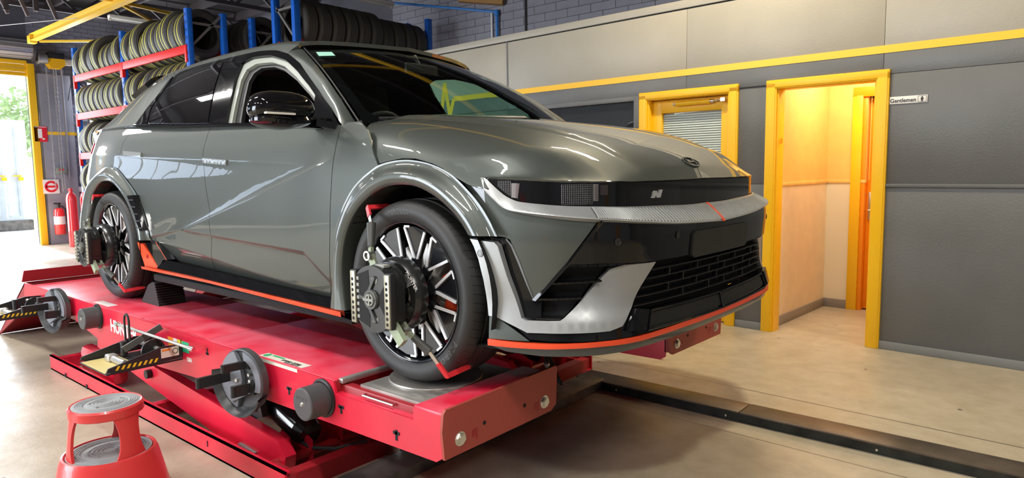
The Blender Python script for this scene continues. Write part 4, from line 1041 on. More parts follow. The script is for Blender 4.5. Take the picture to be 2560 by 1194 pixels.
# --- sill: black strip, orange line, lower skirt
YP=lambda y0:(lambda x,z:(x,-(y0+ (z-.26)*.12),z))
def sillsec(x): return 0
sk=MB()
def strip(name,pts_top,pts_bot,y_top,y_bot,m,th=.012):
    a=[(x,-y_top,z) for x,z in pts_top]; b=[(x,-y_bot,z) for x,z in pts_bot]
    return ruled(name,a,b,m,n=30,nv=2,thick=th,mirror=True)
strip('sill_strip',[(-2.215,.319),(-1.595,.301),(-.52,.272)],[(-2.275,.270),(-1.616,.258),(-.50,.238)],.925,.950,blackgloss)
strip('sill_orange_line',[(-2.487,.262),(-1.616,.257),(-.42,.234)],[(-2.487,.245),(-1.618,.242),(-.42,.211)],.958,.955,orange,.02)
strip('sill_skirt',[(-2.49,.246),(-1.62,.242),(-.41,.211)],[(-2.47,.225),(-1.62,.215),(-.40,.185)],.950,.90,blackgloss,.02)
MB().box(-2.46,-.42,-.90,.90,.165,.21,.01).build('underbody',blackmat,car)
MB().prism([(-2.567,.405),(-2.473,.397),(-2.289,.271),(-2.30,.262),(-2.474,.264)],-.940,-.90,'xz').build('orange_winglet',orange,car)
MB().prism([(-2.459,.408),(-2.293,.424),(-2.152,.325),(-2.220,.318),(-2.266,.276),(-2.292,.272)],-.936,-.89,'xz').build('black_winglet',blackgloss,car)
ruled('winglet_red_line',[(-2.300,-.938,.424),(-2.165,-.938,.325)],[(-2.292,-.938,.424),(-2.157,-.938,.325)],orange,n=3,nv=1,thick=.004)
lettering('winglet_badge','N',.035,(-2.44,-.942,.315),(1,0,0),(0,0,1),reddark,car,shear=.3)
# --- door handles
for nm,q in (('rear_handle',[(-2.778,.981),(-2.487,.964),(-2.475,.936),(-2.76,.952)]),('front_handle',[(-1.662,.916),(-1.401,.900),(-1.403,.873),(-1.656,.887)])):
    patch('door_handle',S2,q,mat('handle_paint',(.30,.31,.29),.3,.5,1,.03),step=.02,off=.010,thick=.02,gap=.001,mirror=True)
# --- greenhouse
dlo=[(-2.706,-.04),(-2.66,.5),(-2.614,.931),(-2.532,1.591),(-2.48,2.03),(-2.30,2.05),(-2.079,2.032),(-1.739,2.03),(-1.50,2.06),(-1.299,1.979),(-1.168,1.85),(-1.02,1.600),(-.79,1.027),(-.61,.529),(-.494,.012)]
belt=[(-.97,-.025),(-1.384,-.03),(-2.077,-.03)]
win_o=[(-1.496,.09),(-1.536,.65),(-1.59,1.30),(-1.60,1.70),(-1.516,1.83),(-1.328,1.81),(-1.154,1.66),(-1.005,1.39),(-.868,1.08),(-.778,.834),(-.74,.45),(-.700,.098)]
win_i=[(-1.457,.10),(-1.505,.758),(-1.545,1.25),(-1.535,1.52),(-1.46,1.650),(-1.297,1.650),(-1.168,1.545),(-1.021,1.300),(-.865,.965),(-.795,.800),(-.75,.45),(-.712,.11)]
GS=dict(sc_=(1,.19),step=.035)
patch('window_surround',GH,dlo+belt,blackgloss,holes=[win_o],gap=0,off=.002,mirror=True,**GS)
patch('rear_side_glass',GH,[(-2.452,.129),(-2.485,.621),(-2.41,1.76),(-2.312,1.80),(-1.840,1.84),(-1.815,1.543),(-1.781,1.081),(-1.685,.104)],mat('privacy_glass',(.004,.004,.005),.02,0,1,.005,spec=1),off=.006,gap=.002,thick=.006,mirror=True,**GS)
patch('quarter_glass',GH,[(-2.66,.03),(-2.605,.7),(-2.52,1.85),(-2.50,1.6),(-2.56,.717),(-2.49,.062)],MATS['privacy_glass'],off=.006,gap=.001,thick=.006,mirror=True,**GS)
# the open front window shows the body-grey reveal, painted pale for the light it reflects
reveal=mat('door_reveal',(.30,.32,.28),.4,0,.3)
patch('door_window_frame',GH,win_o,reveal,holes=[win_i],gap=0,off=-.012,thick=.03,**GS)
lg=patch('left_door_glass',GH,[(a,b) for a,b in win_o],glass('green_side_glass',(.42,.74,.60)),gap=0,off=-.01,thick=0,**GS); lg.scale=(1,-1,1)
patch('window_seal',GH,[(-1.46,.09),(-1.51,.75),(-1.555,1.27),(-1.535,1.58),(-1.46,1.665),(-1.297,1.66),(-1.16,1.555),(-1.01,1.305),(-.855,.965),(-.785,.800),(-.745,.45),(-.705,.10)],blackplas,holes=[[(-1.40,.15),(-1.45,.75),(-1.49,1.25),(-1.475,1.45),(-1.42,1.57),(-1.29,1.575),(-1.18,1.48),(-1.03,1.25),(-.885,.94),(-.81,.75),(-.78,.45),(-.75,.15)]],gap=0,off=-.03,thick=.02,**GS)
patch('mirror_triangle',GH,[(-.775,.86),(-.735,.83),(-.60,.50),(-.500,.04),(-.700,.05),(-.735,.45)],blackgloss,off=.008,gap=.001,thick=.02,mirror=True,**GS)
ruled('belt_moulding',[GH(x,.03,.006) for x in (-2.70,-2.4,-2.077,-1.7,-1.384,-.97,-.50)],[GH(x,-.05,.006) for x in (-2.72,-2.4,-2.077,-1.7,-1.384,-.97,-.49)],mat('dark_chrome',(.25,.25,.26),.12,1),n=30,nv=1,thick=.008,mirror=True)
# roof with the side rails; s=0 centre, s>0 right
def RF(x,s): 
    p=GH(x,4-abs(s)); return (p[0],p[1] if s>=0 else -p[1],p[2])
def hx(s): 
    y=abs(RF(-1.13,s)[1]); return -1.145+.135*(1-min(y/.6,1)**2)
right=[(x,4-t) for x,t in [(-2.706,.0),(-2.66,.5),(-2.614,.931),(-2.532,1.591),(-2.48,2.03),(-2.30,2.05),(-2.079,2.032),(-1.739,2.03),(-1.50,2.06),(-1.299,1.979),(-1.185,1.85)]]
right=[(-3.90,4.0)]+right
frontb=[(hx(s),s) for s in (1.75,1.4,1.0,.7,.4,0,-.4,-.7,-1.0,-1.4,-1.75)]
left=[(x,-s) for x,s in right[::-1]]
patch('roof',RF,right+frontb+left,G_,sc_=(1,.22),step=.05,off=.0,gap=0,thick=.02,cen=Vector((-1.8,0,.9)))
patch('rear_window',RF,[(-3.66,1.9),(-3.18,1.75),(-3.12,0),(-3.18,-1.75),(-3.66,-1.9),(-3.7,0)],MATS['privacy_glass'],sc_=(1,.22),step=.06,off=.006,gap=0,thick=.005,cen=Vector((-1.8,0,.9)))
patch('rear_spoiler',RF,[(-3.22,2.1),(-3.0,2.0),(-2.95,0),(-3.0,-2.0),(-3.22,-2.1),(-3.24,0)],blackgloss,sc_=(1,.22),step=.06,off=.03,gap=0,thick=.03,cen=Vector((-1.8,0,.9)))
patch('tail_lamp',S2,[(-3.50,1.06),(-3.50,.98),(-3.9,.94),(-4.28,.94),(-4.28,1.06)],mat('tail_red',(.55,.02,.05),.1,0,1),step=.05,off=.006,gap=.002,mirror=True)
# pillars between the door opening and the windscreen
pe=[GH(*p,.002) for p in [(-1.185,1.87),(-1.02,1.600),(-.79,1.027),(-.61,.529),(-.485,.03)]]
we_=[Vector(WS(1.03,v)) for v in (1.0,.8,.66,.464,.224,.0)]
ruled('windscreen_pillar',pe,we_,G_,n=30,nv=8,bulge=.008,mirror=True,out=(.25,-.8,.5))
MBx=[Vector(WS(1.015,v))+Vector((0,-.002,.004)) for v in (1.0,.8,.6,.4,.2,.0)]
MB().tube(MBx,.004,6).build('windscreen_seal',blackplas,car)
# windscreen
wsg=glass('windscreen_glass',(.66,.74,.70))
WSc=dict(sc_=(.78,.75),step=.05,cen=Vector((-1.5,0,.8)))
wsb=[(u_/10,0.0) for u_ in range(-10,11,2)]+[(1,v/10) for v in range(1,11)]+[(u_/10,1.0) for u_ in range(8,-11,-2)]+[(-1,v/10) for v in range(9,0,-1)]
patch('windscreen',WS,wsb,wsg,gap=0,thick=0,**WSc)
hole=[(-.93,.06),(0,.045),(.93,.06),(.955,.12),(.955,.9),(.93,.945),(0,.955),(-.93,.945),(-.955,.9),(-.955,.12)]
patch('windscreen_border',WS,wsb,blackgloss,holes=[hole],gap=.002,thick=.003,off=-.005,**WSc)
patch('registration_label',WS,[(.960,.905),(.845,.905),(.855,.825),(.968,.820)],mat('label_mint',(.42,.82,.68),.5,emis=None),sc_=(.78,.75),step=.05,off=.004,gap=0,thick=.001)
patch('wiper',WS,[(.93,.015),(.1,.03),(.1,.045),(.93,.03)],blackplas,sc_=(.78,.75),step=.05,off=.012,gap=0,thick=.01)
patch('wiper',WS,[(.0,.008),(-.8,.02),(-.8,.035),(.0,.023)],blackplas,sc_=(.78,.75),step=.05,off=.014,gap=0,thick=.01)
# bonnet
bon_r=[(-.415,28),(-.385,38),(-.34,48),(-.27,60),(-.21,70),(-.17,78.5),(-.101,76.2),(-.03,73.8),(.045,73.2),(.143,75.8),(.245,80.5),(.33,81.5),(.42,81.0)]
fe=[(.465,79.5),(.53,75.5),(.60,67.5),(.66,58.5),(.705,50),(.742,41),(.765,32),(.782,22),(.792,11),(.795,0)]
def mirr(P_): return [(a,-b) for a,b in P_[::-1]]
cowl=[(-.415,-28),(-.33,-20),(-.22,-10),(-.13,-5),(-.09,0),(-.13,5),(-.22,10),(-.33,20)]
# the leading edge follows the nose plan: solve x so the edge meets the lamp panel
def edge_pt(a):
    p=HLP(a,tab(*HT,a)+.001,.004); return p
def solve_bon(P_):
    x,th=.7,45.
    for _ in range(60):
        q=BON(x,th); ex=P_[0]-q[0]; ey=-P_[1]+q[1]
        x+=ex*.8; th+=ey*60*(1 if th<60 else 1.5)
        th=min(max(th,0),84)
    return (x,th)
fe=[]
for a in (6.35,6.1,5.8,5.4,5.0,4.6,4.2,3.6,3.0,2.4,1.8,1.2,.6,0):
    P_=edge_pt(a); x=P_[0]; Y_=tab([-.6,-.3,.0,.3,.5,.65,.8],[.885,.915,.935,.935,.925,.91,.9],x); n_=tab([-.6,-.3,.1,.5],[9,8,4.5,3.7],x)
    s_=min(abs(P_[1])/Y_,.9985)**(n_/2); fe.append((x,math.degrees(math.asin(s_))))
print('bonnet edge',[(round(a,3),round(b,1),round(BON(a,b)[2]-tab(*HT,u_),3)) for (a,b),u_ in zip(fe,(6.35,6.1,5.8,5.4,5.0,4.6,4.2,3.6,3.0,2.4,1.8,1.2,.6,0))])
# pull the surface down/up onto the lamp-panel edge near the nose
def BON2(x,th):
    p=BON(x,th); return p
bnd=bon_r+fe+[(a,-b) for a,b in (bon_r+fe)[::-1][1:]]+cowl[1:]
ud=(6.35,6.1,5.8,5.4,5.0,4.6,4.2,3.6,3.0,2.4,1.8,1.2,.6,0)
ez=[(b,tab(*HT,u_)-BON(a,b)[2],a) for (a,b),u_ in zip(fe,ud)]
def BON3(x,th):
    p=BON(x,th); t=abs(th)
    e=sorted(ez); 
    i=0
    while i<len(e)-2 and e[i+1][0]<t: i+=1
    k=min(max((t-e[i][0])/max(e[i+1][0]-e[i][0],1e-6),0),1); dz=lerp(e[i][1],e[i+1][1],k); xe=lerp(e[i][2],e[i+1][2],k)
    w_=1-sst(0,.20,xe-x) if x<xe else 1
    return (p[0],p[1],p[2]+dz*w_)
blines=[]
for sg_ in (1,-1):
    q=[]
    for i in range(12):
        x=lerp(-.25,.74,i/11); Y_=tab([-.6,-.3,.0,.3,.5,.65,.8],[.885,.915,.935,.935,.925,.91,.9],x); n_=tab([-.6,-.3,.1,.5],[9,8,4.5,3.7],x); e_=tab([-.6,0,.5,.8],[.74,.66,.52,.44],x)
        q.append((x,sg_*math.degrees(math.asin((e_/Y_)**(n_/2)))))
    blines.append(q)
bonnet=patch('bonnet',BON3,bnd,G_,lines=blines,sc_=(1,.016),step=.032,gap=.002,thick=.02,cen=Vector((-.2,0,.3)))
patch('bonnet_inner',BON3,[(a if a<.4 else a-.03,b*.96) for a,b in bnd],blackmat,sc_=(1,.016),step=.12,off=-.035,gap=0,thick=0,cen=Vector((-.2,0,.3)))
# emblem on the bonnet: oval ring with a slanted H
cb=Vector(BON3(.73,0)); nb=nrm(BON3,.73,.5,.01,.5,Vector((-.2,0,.3))); yb_=Vector((0,1,0)); xb_=yb_.cross(nb).normalized()
if xb_.x>0: xb_=-xb_
em=MB(); N_=36
def ep(a,ra,rb,h): return cb+nb*h+yb_*(ra*math.cos(a))+xb_*(rb*math.sin(a))
for i in range(N_):
    a0,a1=2*math.pi*i/N_,2*math.pi*(i+1)/N_
    q=[ep(a0,.064,.034,.003),ep(a1,.064,.034,.003),ep(a1,.055,.027,.003),ep(a0,.055,.027,.003)]; q2=[p-nb*.006 for p in q]
    em.add(q+q2,[(0,1,2,3),(0,4,5,1),(3,2,6,7)])
def eb(P_):
    top=[cb+nb*.0035+yb_*a+xb_*b for a,b in P_]; em.add(top+[p-nb*.006 for p in top],[tuple(range(len(P_)))]+[(i,(i+1)%len(P_),(i+1)%len(P_)+len(P_),i+len(P_)) for i in range(len(P_))])
eb([(-.040,-.022),(-.029,-.026),(-.020,.022),(-.031,.019)]); eb([(.020,-.022),(.031,-.019),(.040,.022),(.029,.026)]); eb([(-.026,.004),(-.026,-.006),(.026,-.004),(.026,.006)])
em.build('oval_badge',mat('badge_dark',(.05,.055,.055),.2,.8),bonnet)
# --- front end
WC=dict(sc_=(.19,1),step=.03,cen=Vector((-.2,0,.5)))
def full(right_half):
    """mirror a right half outline (given from centre to centre) across u=0"""
    return right_half+[(-a,b) for a,b in right_half[::-1]]
us=[0,.6,1.2,1.8,2.4,3.0,3.6,4.2,4.8,5.3,5.56,5.75,6.05,6.3]
lp=patch('lamp_panel',HLP,full([(a,tab(*HT,a)-.003) for a in us]+[(a,tab(*HB,a)) for a in us[::-1][1:]]),blackgloss,sc_=(.19,1),step=.03,gap=.001,thick=.02,cen=Vector((-.2,0,.5)))
gridm=mat('lamp_grid',(.10,.093,.09),.35,.4); lampw=mat('lamp_block',(.22,.205,.205),.55,.0,0)
def lamp_bits(s):
    def hp(a,z,o=.002): 
        p=HLP(a,z,o); return Vector((p[0],p[1]*s,p[2]))
    def quad(nm,pl,m,o=.002):
        P_=[hp(a,z,o) for a,z in pl]; mb=MB(); n=len(P_)
        mb.add(P_+[p+Vector((-.006,0,0)) for p in P_],[tuple(range(n))]+[(i,(i+1)%n,(i+1)%n+n,i+n) for i in range(n)]); return mb.build(nm,m,lp)
    # woven grids
    for (a0,a1,z0,z1,nu,nz_) in ((3.03,4.02,.712,.780,17,9),(5.545,5.88,.745,.795,7,8)):
        mb=MB()
        for i in range(nu+1):
            a=lerp(a0,a1,i/nu); mb.bar(hp(a,z0 if a<5 or a<5.6 else lerp(.745,.775,(a-5.6)/.28)),hp(a,z1),.0014,.0014)
        for j in range(nz_+1):
            z=lerp(z0,z1,j/nz_); ae=a1 if a1<5 else (5.88 if z>.775 else lerp(5.6,5.88,(z-.745)/.03))
            k=6
            for i in range(k): mb.bar(hp(lerp(a0,ae,i/k),z),hp(lerp(a0,ae,(i+1)/k),z),.0014,.0014)
        mb.build('lamp_grid',gridm,lp)
    quad('lamp_block',[(5.50,.787),(5.40,.787),(5.42,.736),(5.50,.738)],lampw); quad('lamp_block',[(5.40,.787),(5.31,.786),(5.36,.735),(5.42,.736)],mat('lamp_block_dim',(.13,.10,.105),.5,.0,0))
    q=quad('lamp_block',[(2.98,.780),(2.85,.779),(2.85,.722),(2.98,.722)],lampw,.0025)
    for k in range(9):
        z=lerp(.727,.775,k/8); MB().bar(hp(2.97,z,.0035),hp(2.86,z,.0035),.002,.0015).build('lamp_rib',gridm,lp) if s==1 else None
    quad('lamp_lens',[(2.78,.776),(2.5,.776),(2.5,.742),(2.78,.742)],mat('lamp_lens',(.03,.02,.02),.05,0,1),.002)
lamp_bits(1); lamp_bits(-1)
# N badge on the lamp panel (right of centre as seen)
NP=[[(1.40,.722),(1.335,.722),(1.30,.748),(1.355,.748)],[(1.30,.748),(1.355,.748),(1.30,.722),(1.235,.722)],[(1.285,.722),(1.22,.722),(1.175,.751),(1.235,.751)]]
nb_=MB()
for q in NP:
    P_=[Vector(HLP(a,z,.003)) for a,z in q]; nb_.add(P_+[p-Vector((.004,-.002,0)) for p in P_],[(0,1,2,3),(0,4,5,1),(1,5,6,2),(2,6,7,3),(3,7,4,0)])
nb_.build('letter_badge',mat('badge_silver',(.8,.8,.8),.3,.6),lp)
# silver band with vertical fins
us2=[0,.6,1.27,1.8,2.5,3.4,4.3,4.8,5.24,5.63,5.94,6.22,6.5]
nt_=[(a,0.0) for a in us2]+[(a,1.0) for a in us2[::-1][1:]]
band=patch('silver_band',STR,full(nt_),silver,sc_=(.19,.09),step=.022,gap=0,thick=.02,cen=Vector((-.2,0,.5)))
fm=MB(); cm=mat('fin_metal',(.62,.63,.62),.35,.6)
def sp(a,v,o):
    p=STR(abs(a),v,o); return Vector((p[0],p[1] if a>=0 else -p[1],p[2]))
NF=47
for i in range(-NF,NF+1):
    if i==0: continue
    a=i*.0655*(1 if abs(i)<NF else 1)
    k=4
    for j in range(k): 
        v0,v1=lerp(.10,.90,j/k),lerp(.10,.90,(j+1)/k); fm.bar(sp(a,v0,.002),sp(a,v1,.002),.0052,.006,up=(1,0,.3))
fm.build('grille_fins',cm,band)
sl_=MB()
for i in range(-NF,NF+1):
    a=(i+.5)*.0655
    for j in range(3): sl_.bar(sp(a,lerp(.12,.88,j/3),.0012),sp(a,lerp(.12,.88,(j+1)/3),.0012),.0048,.002,up=(1,0,.3))
sl_.build('fin_slots',blackplas,band)
om=MB()
for j in range(6): om.bar(sp(0,j/6,.005),sp(0,(j+1)/6,.005),.013,.006,up=(1,0,.4))
om.build('centre_orange_line',orange,band)
# body-coloured bumper corners
sb=lambda a:tab(*SB,a)
bc=[(3.06,sb(3.06)-.002),(3.6,sb(3.6)-.002),(4.3,sb(4.3)-.002),(4.8,sb(4.8)-.002),(5.24,sb(5.24)-.002),(5.5,sb(5.5)-.002),(5.63,sb(5.63)-.002),(5.94,sb(5.94)-.002),(6.22,sb(6.22)-.002),(6.5,.800),(6.75,.808),(7.22,.806),(7.05,.785),(6.80,.745),(6.45,.705),(6.15,.655),(5.82,.603),(5.64,.601),(5.497,.593),(5.247,.517),(5.066,.448),(4.911,.393),(4.877,.386),(3.893,.516)]
patch('front_bumper',W,bc,G_,gap=.001,thick=.02,mirror=True,**WC)
# black centre panel
bp=[(0,sb(0)-.002)]+[(a,sb(a)-.002) for a in (.6,1.27,1.8,2.5,3.03)]+[(3.86,.516),(3.893,.512),(2.9,.512),(2.3,.508),(1.59,.500),(1.06,.499),(.5,.500),(0,.500)]
panel=patch('front_panel',W,full(bp),blackgloss,gap=.001,thick=.02,off=.003,**WC)
for s in (1,-1):
    A=[Vector(W(a,z,.010)) for a,z in [(3.03,.660),(3.893,.516),(4.877,.386)]]; B_=[Vector(W(a,z,.010)) for a,z in [(2.95,.655),(3.80,.514),(4.80,.382)]]
    if s<0: A=[Vector((p.x,-p.y,p.z)) for p in A]; B_=[Vector((p.x,-p.y,p.z)) for p in B_]
    ruled('corner_moulding',A,B_,blackgloss,n=16,nv=2,thick=.012,out=(1,-.5*s,0),bulge=.004)
# number plate area
patch('number_plate',W,[(.80,.590),(-.90,.590),(-.95,.577),(-.95,.500),(-.90,.488),(.80,.488),(.86,.500),(.86,.577)],mat('plate_dark',(.016,.017,.017),.6),off=.012,gap=0,thick=.02,**WC)
# parking sensors on the panel
for a in (2.55,-2.55,1.2):
    p=Vector(W(a,.585,.004)); n=nrm(W,a,.585,.05,.01,Vector((-.2,0,.5))); MB().lathe([(.012,0),(.013,.002),(.010,.003),(.009,.001),(0,.001)],p,n,n=20).build('parking_sensor',blackplas,panel)
# lower grille
grb=[(0,.498),(1.06,.497),(1.58,.494),(2.08,.347),(2.05,.34),(1.73,.330),(1.06,.328),(0,.322)]
grl=patch('lower_grille',W,full(grb),blackmat,off=-.03,gap=0,thick=.01,**WC)
for k,z in enumerate((.470,.440,.410,.380,.350)):
    wdt=1.60+(.497-z)/.15*.46
    pts=[Vector(W(lerp(-wdt,wdt,i/24),z,-.012)) for i in range(25)]
    mb=MB()
    for a,b in zip(pts,pts[1:]): mb.bar(a,b,.03,.004)
    mb.build('grille_bar',mat('grille_black',(.008,.008,.009),.3),grl)
for k in range(9):
    a=-1.3+.325*k
    for z0 in ((.35,.38),(.41,.44)) if k%2 else ((.38,.41),(.44,.47)):
        MB().bar(Vector(W(a,z0[0],-.008)),Vector(W(a,z0[1],-.008)),.007,.02).build('grille_nub',MATS['grille_black'],grl)
# satin silver aero blade (right and left)
sv=[(6.74,.592),(6.397,.589),(5.90,.585),(5.80,.572),(5.571,.465),(5.194,.323),(5.066,.316),(4.069,.320),(3.955,.330),(2.639,.488),(2.21,.502),(1.59,.497),(2.092,.347),(2.445,.289),(2.821,.277),(4.575,.274),(5.012,.272),(5.867,.316),(6.137,.319),(6.20,.367),(6.301,.444),(6.46,.52),(6.613,.565)]
def svd(a,z):
    # sculpted: the fin leans in towards its top left, the lower tray sweeps out
    d=.012
    if a<5.1:
        t=sst(.33,.49,z); d=.014-.030*t*sst(1.6,3.2,a)-.012*sst(4.8,3.6,a)*sst(.30,.36,z)
    return d
blade=patch('aero_blade',W,sv,silver,gap=.001,thick=.03,dmap=svd,mirror=True,**WC)
p=Vector(W(6.372,.542,.013)); n=nrm(W,6.372,.542,.05,.01,Vector((-.2,0,.5)))
MB().lathe([(.0135,-.002),(.0135,.0012),(.011,.0018),(.0105,.0008),(.0085,.0008),(.008,.002),(0,.002)],p,n,n=24).build('parking_sensor',mat('sensor_grey',(.30,.31,.31),.4,.3),blade)
# louvred corner intake
lv=[(4.86,.384),(3.893,.510),(2.323,.507),(2.639,.488),(3.955,.330),(4.069,.321),(4.836,.318)]
lou=patch('corner_intake',W,lv,blackmat,off=-.05,gap=0,thick=0,mirror=True,**WC)
def lbar(a0,z0,a1,z1,m_=blackgloss,w_=.045,h=.006,s=1):
    mb=MB(); k=8; P_=[]
    for i in range(k+1):
        p=Vector(W(lerp(a0,a1,i/k),lerp(z0,z1,i/k),-.022)); P_.append(Vector((p.x,p.y*s,p.z)))
    for a,b in zip(P_,P_[1:]): mb.bar(a,b,w_,h)
    return mb.build('louvre_blade',m_,lou)
for s in (1,-1):
    lbar(3.86,.508,1.75,.505,s=s,h=.008); lbar(4.35,.445,2.95,.452,s=s); lbar(4.78,.388,3.48,.394,s=s); lbar(4.83,.322,4.05,.324,s=s)
    lbar(3.90,.505,4.83,.388,s=s,w_=.03,h=.012); lbar(4.85,.388,4.84,.322,s=s,w_=.03,h=.01)
# air curtain slot
ct=[(6.436,.600),(5.89,.594),(5.70,.598),(5.52,.592),(5.251,.524),(4.93,.400),(4.882,.383),(4.845,.320),(5.065,.315),(5.189,.322),(5.563,.469),(5.743,.562),(5.86,.584),(6.40,.590)]
patch('air_curtain',W,ct,blackgloss,off=-.018,gap=0,thick=.02,mirror=True,**WC)
ruled('air_curtain_edge',[Vector(W(a,z,.002)) for a,z in [(5.60,.598),(5.45,.580),(5.247,.517),(5.066,.448),(4.905,.393)]],[Vector(W(a,z,-.016)) for a,z in [(5.68,.590),(5.56,.572),(5.35,.505),(5.16,.44),(4.97,.385)]],silver,n=14,nv=2,thick=.004,mirror=True,out=(.3,-.9,0))
# skirt corner, splitter, orange line
patch('splitter_corner',W,[(6.137,.318),(5.867,.315),(4.95,.246),(6.12,.240)],G_,gap=0,off=.006,thick=.02,mirror=True,**WC)
us3=[0,.6,1.2,1.8,2.4,3.0,3.6,4.2,4.8,5.3]
lipt=[(0,.322),(1.063,.327),(1.731,.329),(2.07,.340),(2.40,.290),(2.82,.276),(4.575,.273),(4.98,.270),(5.80,.312),(5.80,.308),(4.93,.250)]+[(a,.250) for a in us3[::-1][1:]]
lip=patch('front_splitter',W,full([(0,.322),(1.063,.327),(1.731,.329),(2.07,.340),(2.40,.290),(2.82,.276),(4.575,.273),(4.98,.270),(5.4,.292),(4.95,.252),(4.2,.250),(3,.250),(1.8,.252),(.9,.254),(0,.254)]),blackgloss,gap=0,off=.006,thick=.03,**WC)
for s in (1,-1):
    for nm,q in (('splitter_intake',[(1.69,.322),(.06,.317),(.05,.266),(1.80,.270)]),):
        patch(nm,W,[(a*s,b) for a,b in q],blackmat,parent=lip,off=.0085,gap=0,thick=.001,**WC)
        mb=MB(); q2=[(1.74,.328),(.03,.322),(.02,.258),(1.87,.263)]
        for (a0,z0),(a1,z1) in zip(q2,q2[1:]+q2[:1]):
            for i in range(8): mb.bar(Vector(W(lerp(a0,a1,i/8)*s,lerp(z0,z1,i/8),.012)),Vector(W(lerp(a0,a1,(i+1)/8)*s,lerp(z0,z1,(i+1)/8),.012)),.012,.006)
        mb.build('intake_rim',blackgloss,lip)
    patch('splitter_block',W,[(a*s,b) for a,b in [(2.07,.343),(1.80,.330),(1.92,.262),(2.35,.272)]],blackgloss,parent=lip,off=.022,gap=0,thick=.02,**WC)
ol=full([(0,.2535),(1.113,.2535),(1.962,.249),(3.036,.2475),(4.0,.244),(4.943,.241),(5.5,.239),(6.12,.239),(6.126,.218),(5.5,.221),(4.947,.224),(4.0,.229),(3.038,.233),(1.964,.233),(1.121,.236),(0,.236)])
patch('splitter_orange_line',W,ol,orange,gap=0,off=.014,thick=.02,sc_=(.19,1),step=.02,cen=Vector((-.2,0,.5)))
patch('splitter_skirt',W,full([(0,.236),(1.12,.236),(3.0,.232),(4.95,.223),(6.12,.217),(5.64,.200),(5.227,.199),(4.665,.196),(3.03,.200),(1.745,.205),(0,.21)]),mat('skirt_grey',(.06,.065,.065),.3,.2,.6),gap=0,off=.004,thick=.02,**WC)
MB().grid(lambda a,b:(lerp(-.4,W(lerp(-6,6,b),.2,-.02)[0],a) ,lerp(-W(6,.2)[1]*1,W(6,.2)[1],b) if 0 else W(lerp(-6,6,b),.2,-.02)[1],.195),2,24).build('front_undertray',blackmat,car)
MB().box(-.45,.60,-.58,.58,.20,.48,.05).build('front_structure',blackmat,car)
MB().box(.35,.72,-.75,.75,.5,.72,.05).build('front_structure',blackmat,car)
MB().box(-3.70,-2.2,-.58,.58,.2,.62,.05).build('rear_structure',blackmat,car)
# --- cabin
inter=mat('cabin_black',(.012,.012,.014),.7); seatm=mat('seat_fabric',(.022,.022,.026),.75)
MB().box(-3.3,-.25,-.74,.74,.30,.42,.03).build('cabin_floor',inter,car)
MB().box(-2.6,-.50,-.85,-.80,.42,.98,.02).build('door_card',inter,car); MB().box(-2.6,-.50,.80,.85,.42,.98,.02).build('door_card',inter,car)
MB().grid(lambda a,b:(lerp(-.75,-.20,a)+.10*(1-(2*b-1)**2),lerp(-.78,.78,b),.90+.12*math.sin(math.pi*min(a*1.1,1)*.5)),6,10).box(-.80,-.70,-.78,.78,.60,.92,.03).build('dashboard',inter,car)
stw=MB().lathe([(.185+.014*math.cos(t),.014*math.sin(t)) for t in [2*math.pi*i/10 for i in range(11)]],(-.87,-.37,.96),(-1,0,.45),n=36).cyl((-.87,-.37,.96),(-.80,-.37,.93),.05).build('steering_wheel',blackplas,car)
for k in (0,120,240):
    pass
for y in (-.37,.37):
    st_=MB().box(-1.62,-1.12,y-.24,y+.24,.50,.66,.05).build('front_seat',seatm,car)
    b_=MB().box(-.07,.07,-.23,.23,0,.62,.06); b_.xf(Matrix.Translation((-1.62,y,.60))@Matrix.Rotation(R(-18),4,'Y')); b_.build('seat_back',seatm,st_)
    h_=MB().box(-.05,.05,-.13,.13,0,.2,.04); h_.xf(Matrix.Translation((-1.82,y,1.22))@Matrix.Rotation(R(-12),4,'Y')); h_.build('headrest',seatm,st_)
rs=MB().box(-2.75,-2.25,-.68,.68,.50,.68,.05).build('rear_seat',seatm,car)
bk=MB().box(-.07,.07,-.68,.68,0,.60,.06); bk.xf(Matrix.Translation((-2.72,0,.62))@Matrix.Rotation(R(-18),4,'Y')); bk.build('seat_back',seatm,rs)
MB().box(-.93,-.90,-.12,.12,1.37,1.43,.012).cyl((-.93,0,1.42),(-.97,0,1.48),.012).build('rear_view_mirror',blackplas,car)
# --- door mirror
mir=MB()
mc=Vector((-.60,-1.095,1.105))
def MF(a,b):
    # superellipsoid housing, flat behind
    th=2*math.pi*a; ph=math.pi*(b-.5); e=.62
    def sg_(v,p): return math.copysign(abs(v)**p,v)
    X=sg_(math.cos(ph),.75)*sg_(math.cos(th),e); Y=sg_(math.cos(ph),.75)*sg_(math.sin(th),e); Z=sg_(math.sin(ph),.75)
    return mc+Vector((X*.075+ .02*(1-Z*Z),Y*.138*(1-.10*Z),Z*.066))
mir.grid(MF,32,16,closed_u=True)
mo=mir.build('door_mirror',blackgloss,car)
def MF2(a,b):
    p=MF(a,b); q=p-mc; return mc+Vector((q.x*.97+.0,q.y*.95,q.z*.5-.062+abs(q.y)*.1))
m2=MB().grid(MF2,28,10,closed_u=True); lo=m2.build('mirror_base',blackgloss,mo)
MB().bar((-.60,-1.06,1.045),(-.62,-.86,1.045),.10,.045).bar((-.56,-.95,1.045),(-.53,-.86,1.03),.05,.03).build('mirror_arm',blackgloss,mo)
led=MB(); 
for k in range(14):
    p=Vector(MF(.75+.001,.30))
    y=-1.210+.0095*k; led.box(-.532,-.512+.0,y,y+.006,1.068,1.076)
led.xf(Matrix.Translation((.012,0,0))); led.build('indicator_strip',mat('indicator_clear',(.75,.72,.65),.2,0,1),mo)
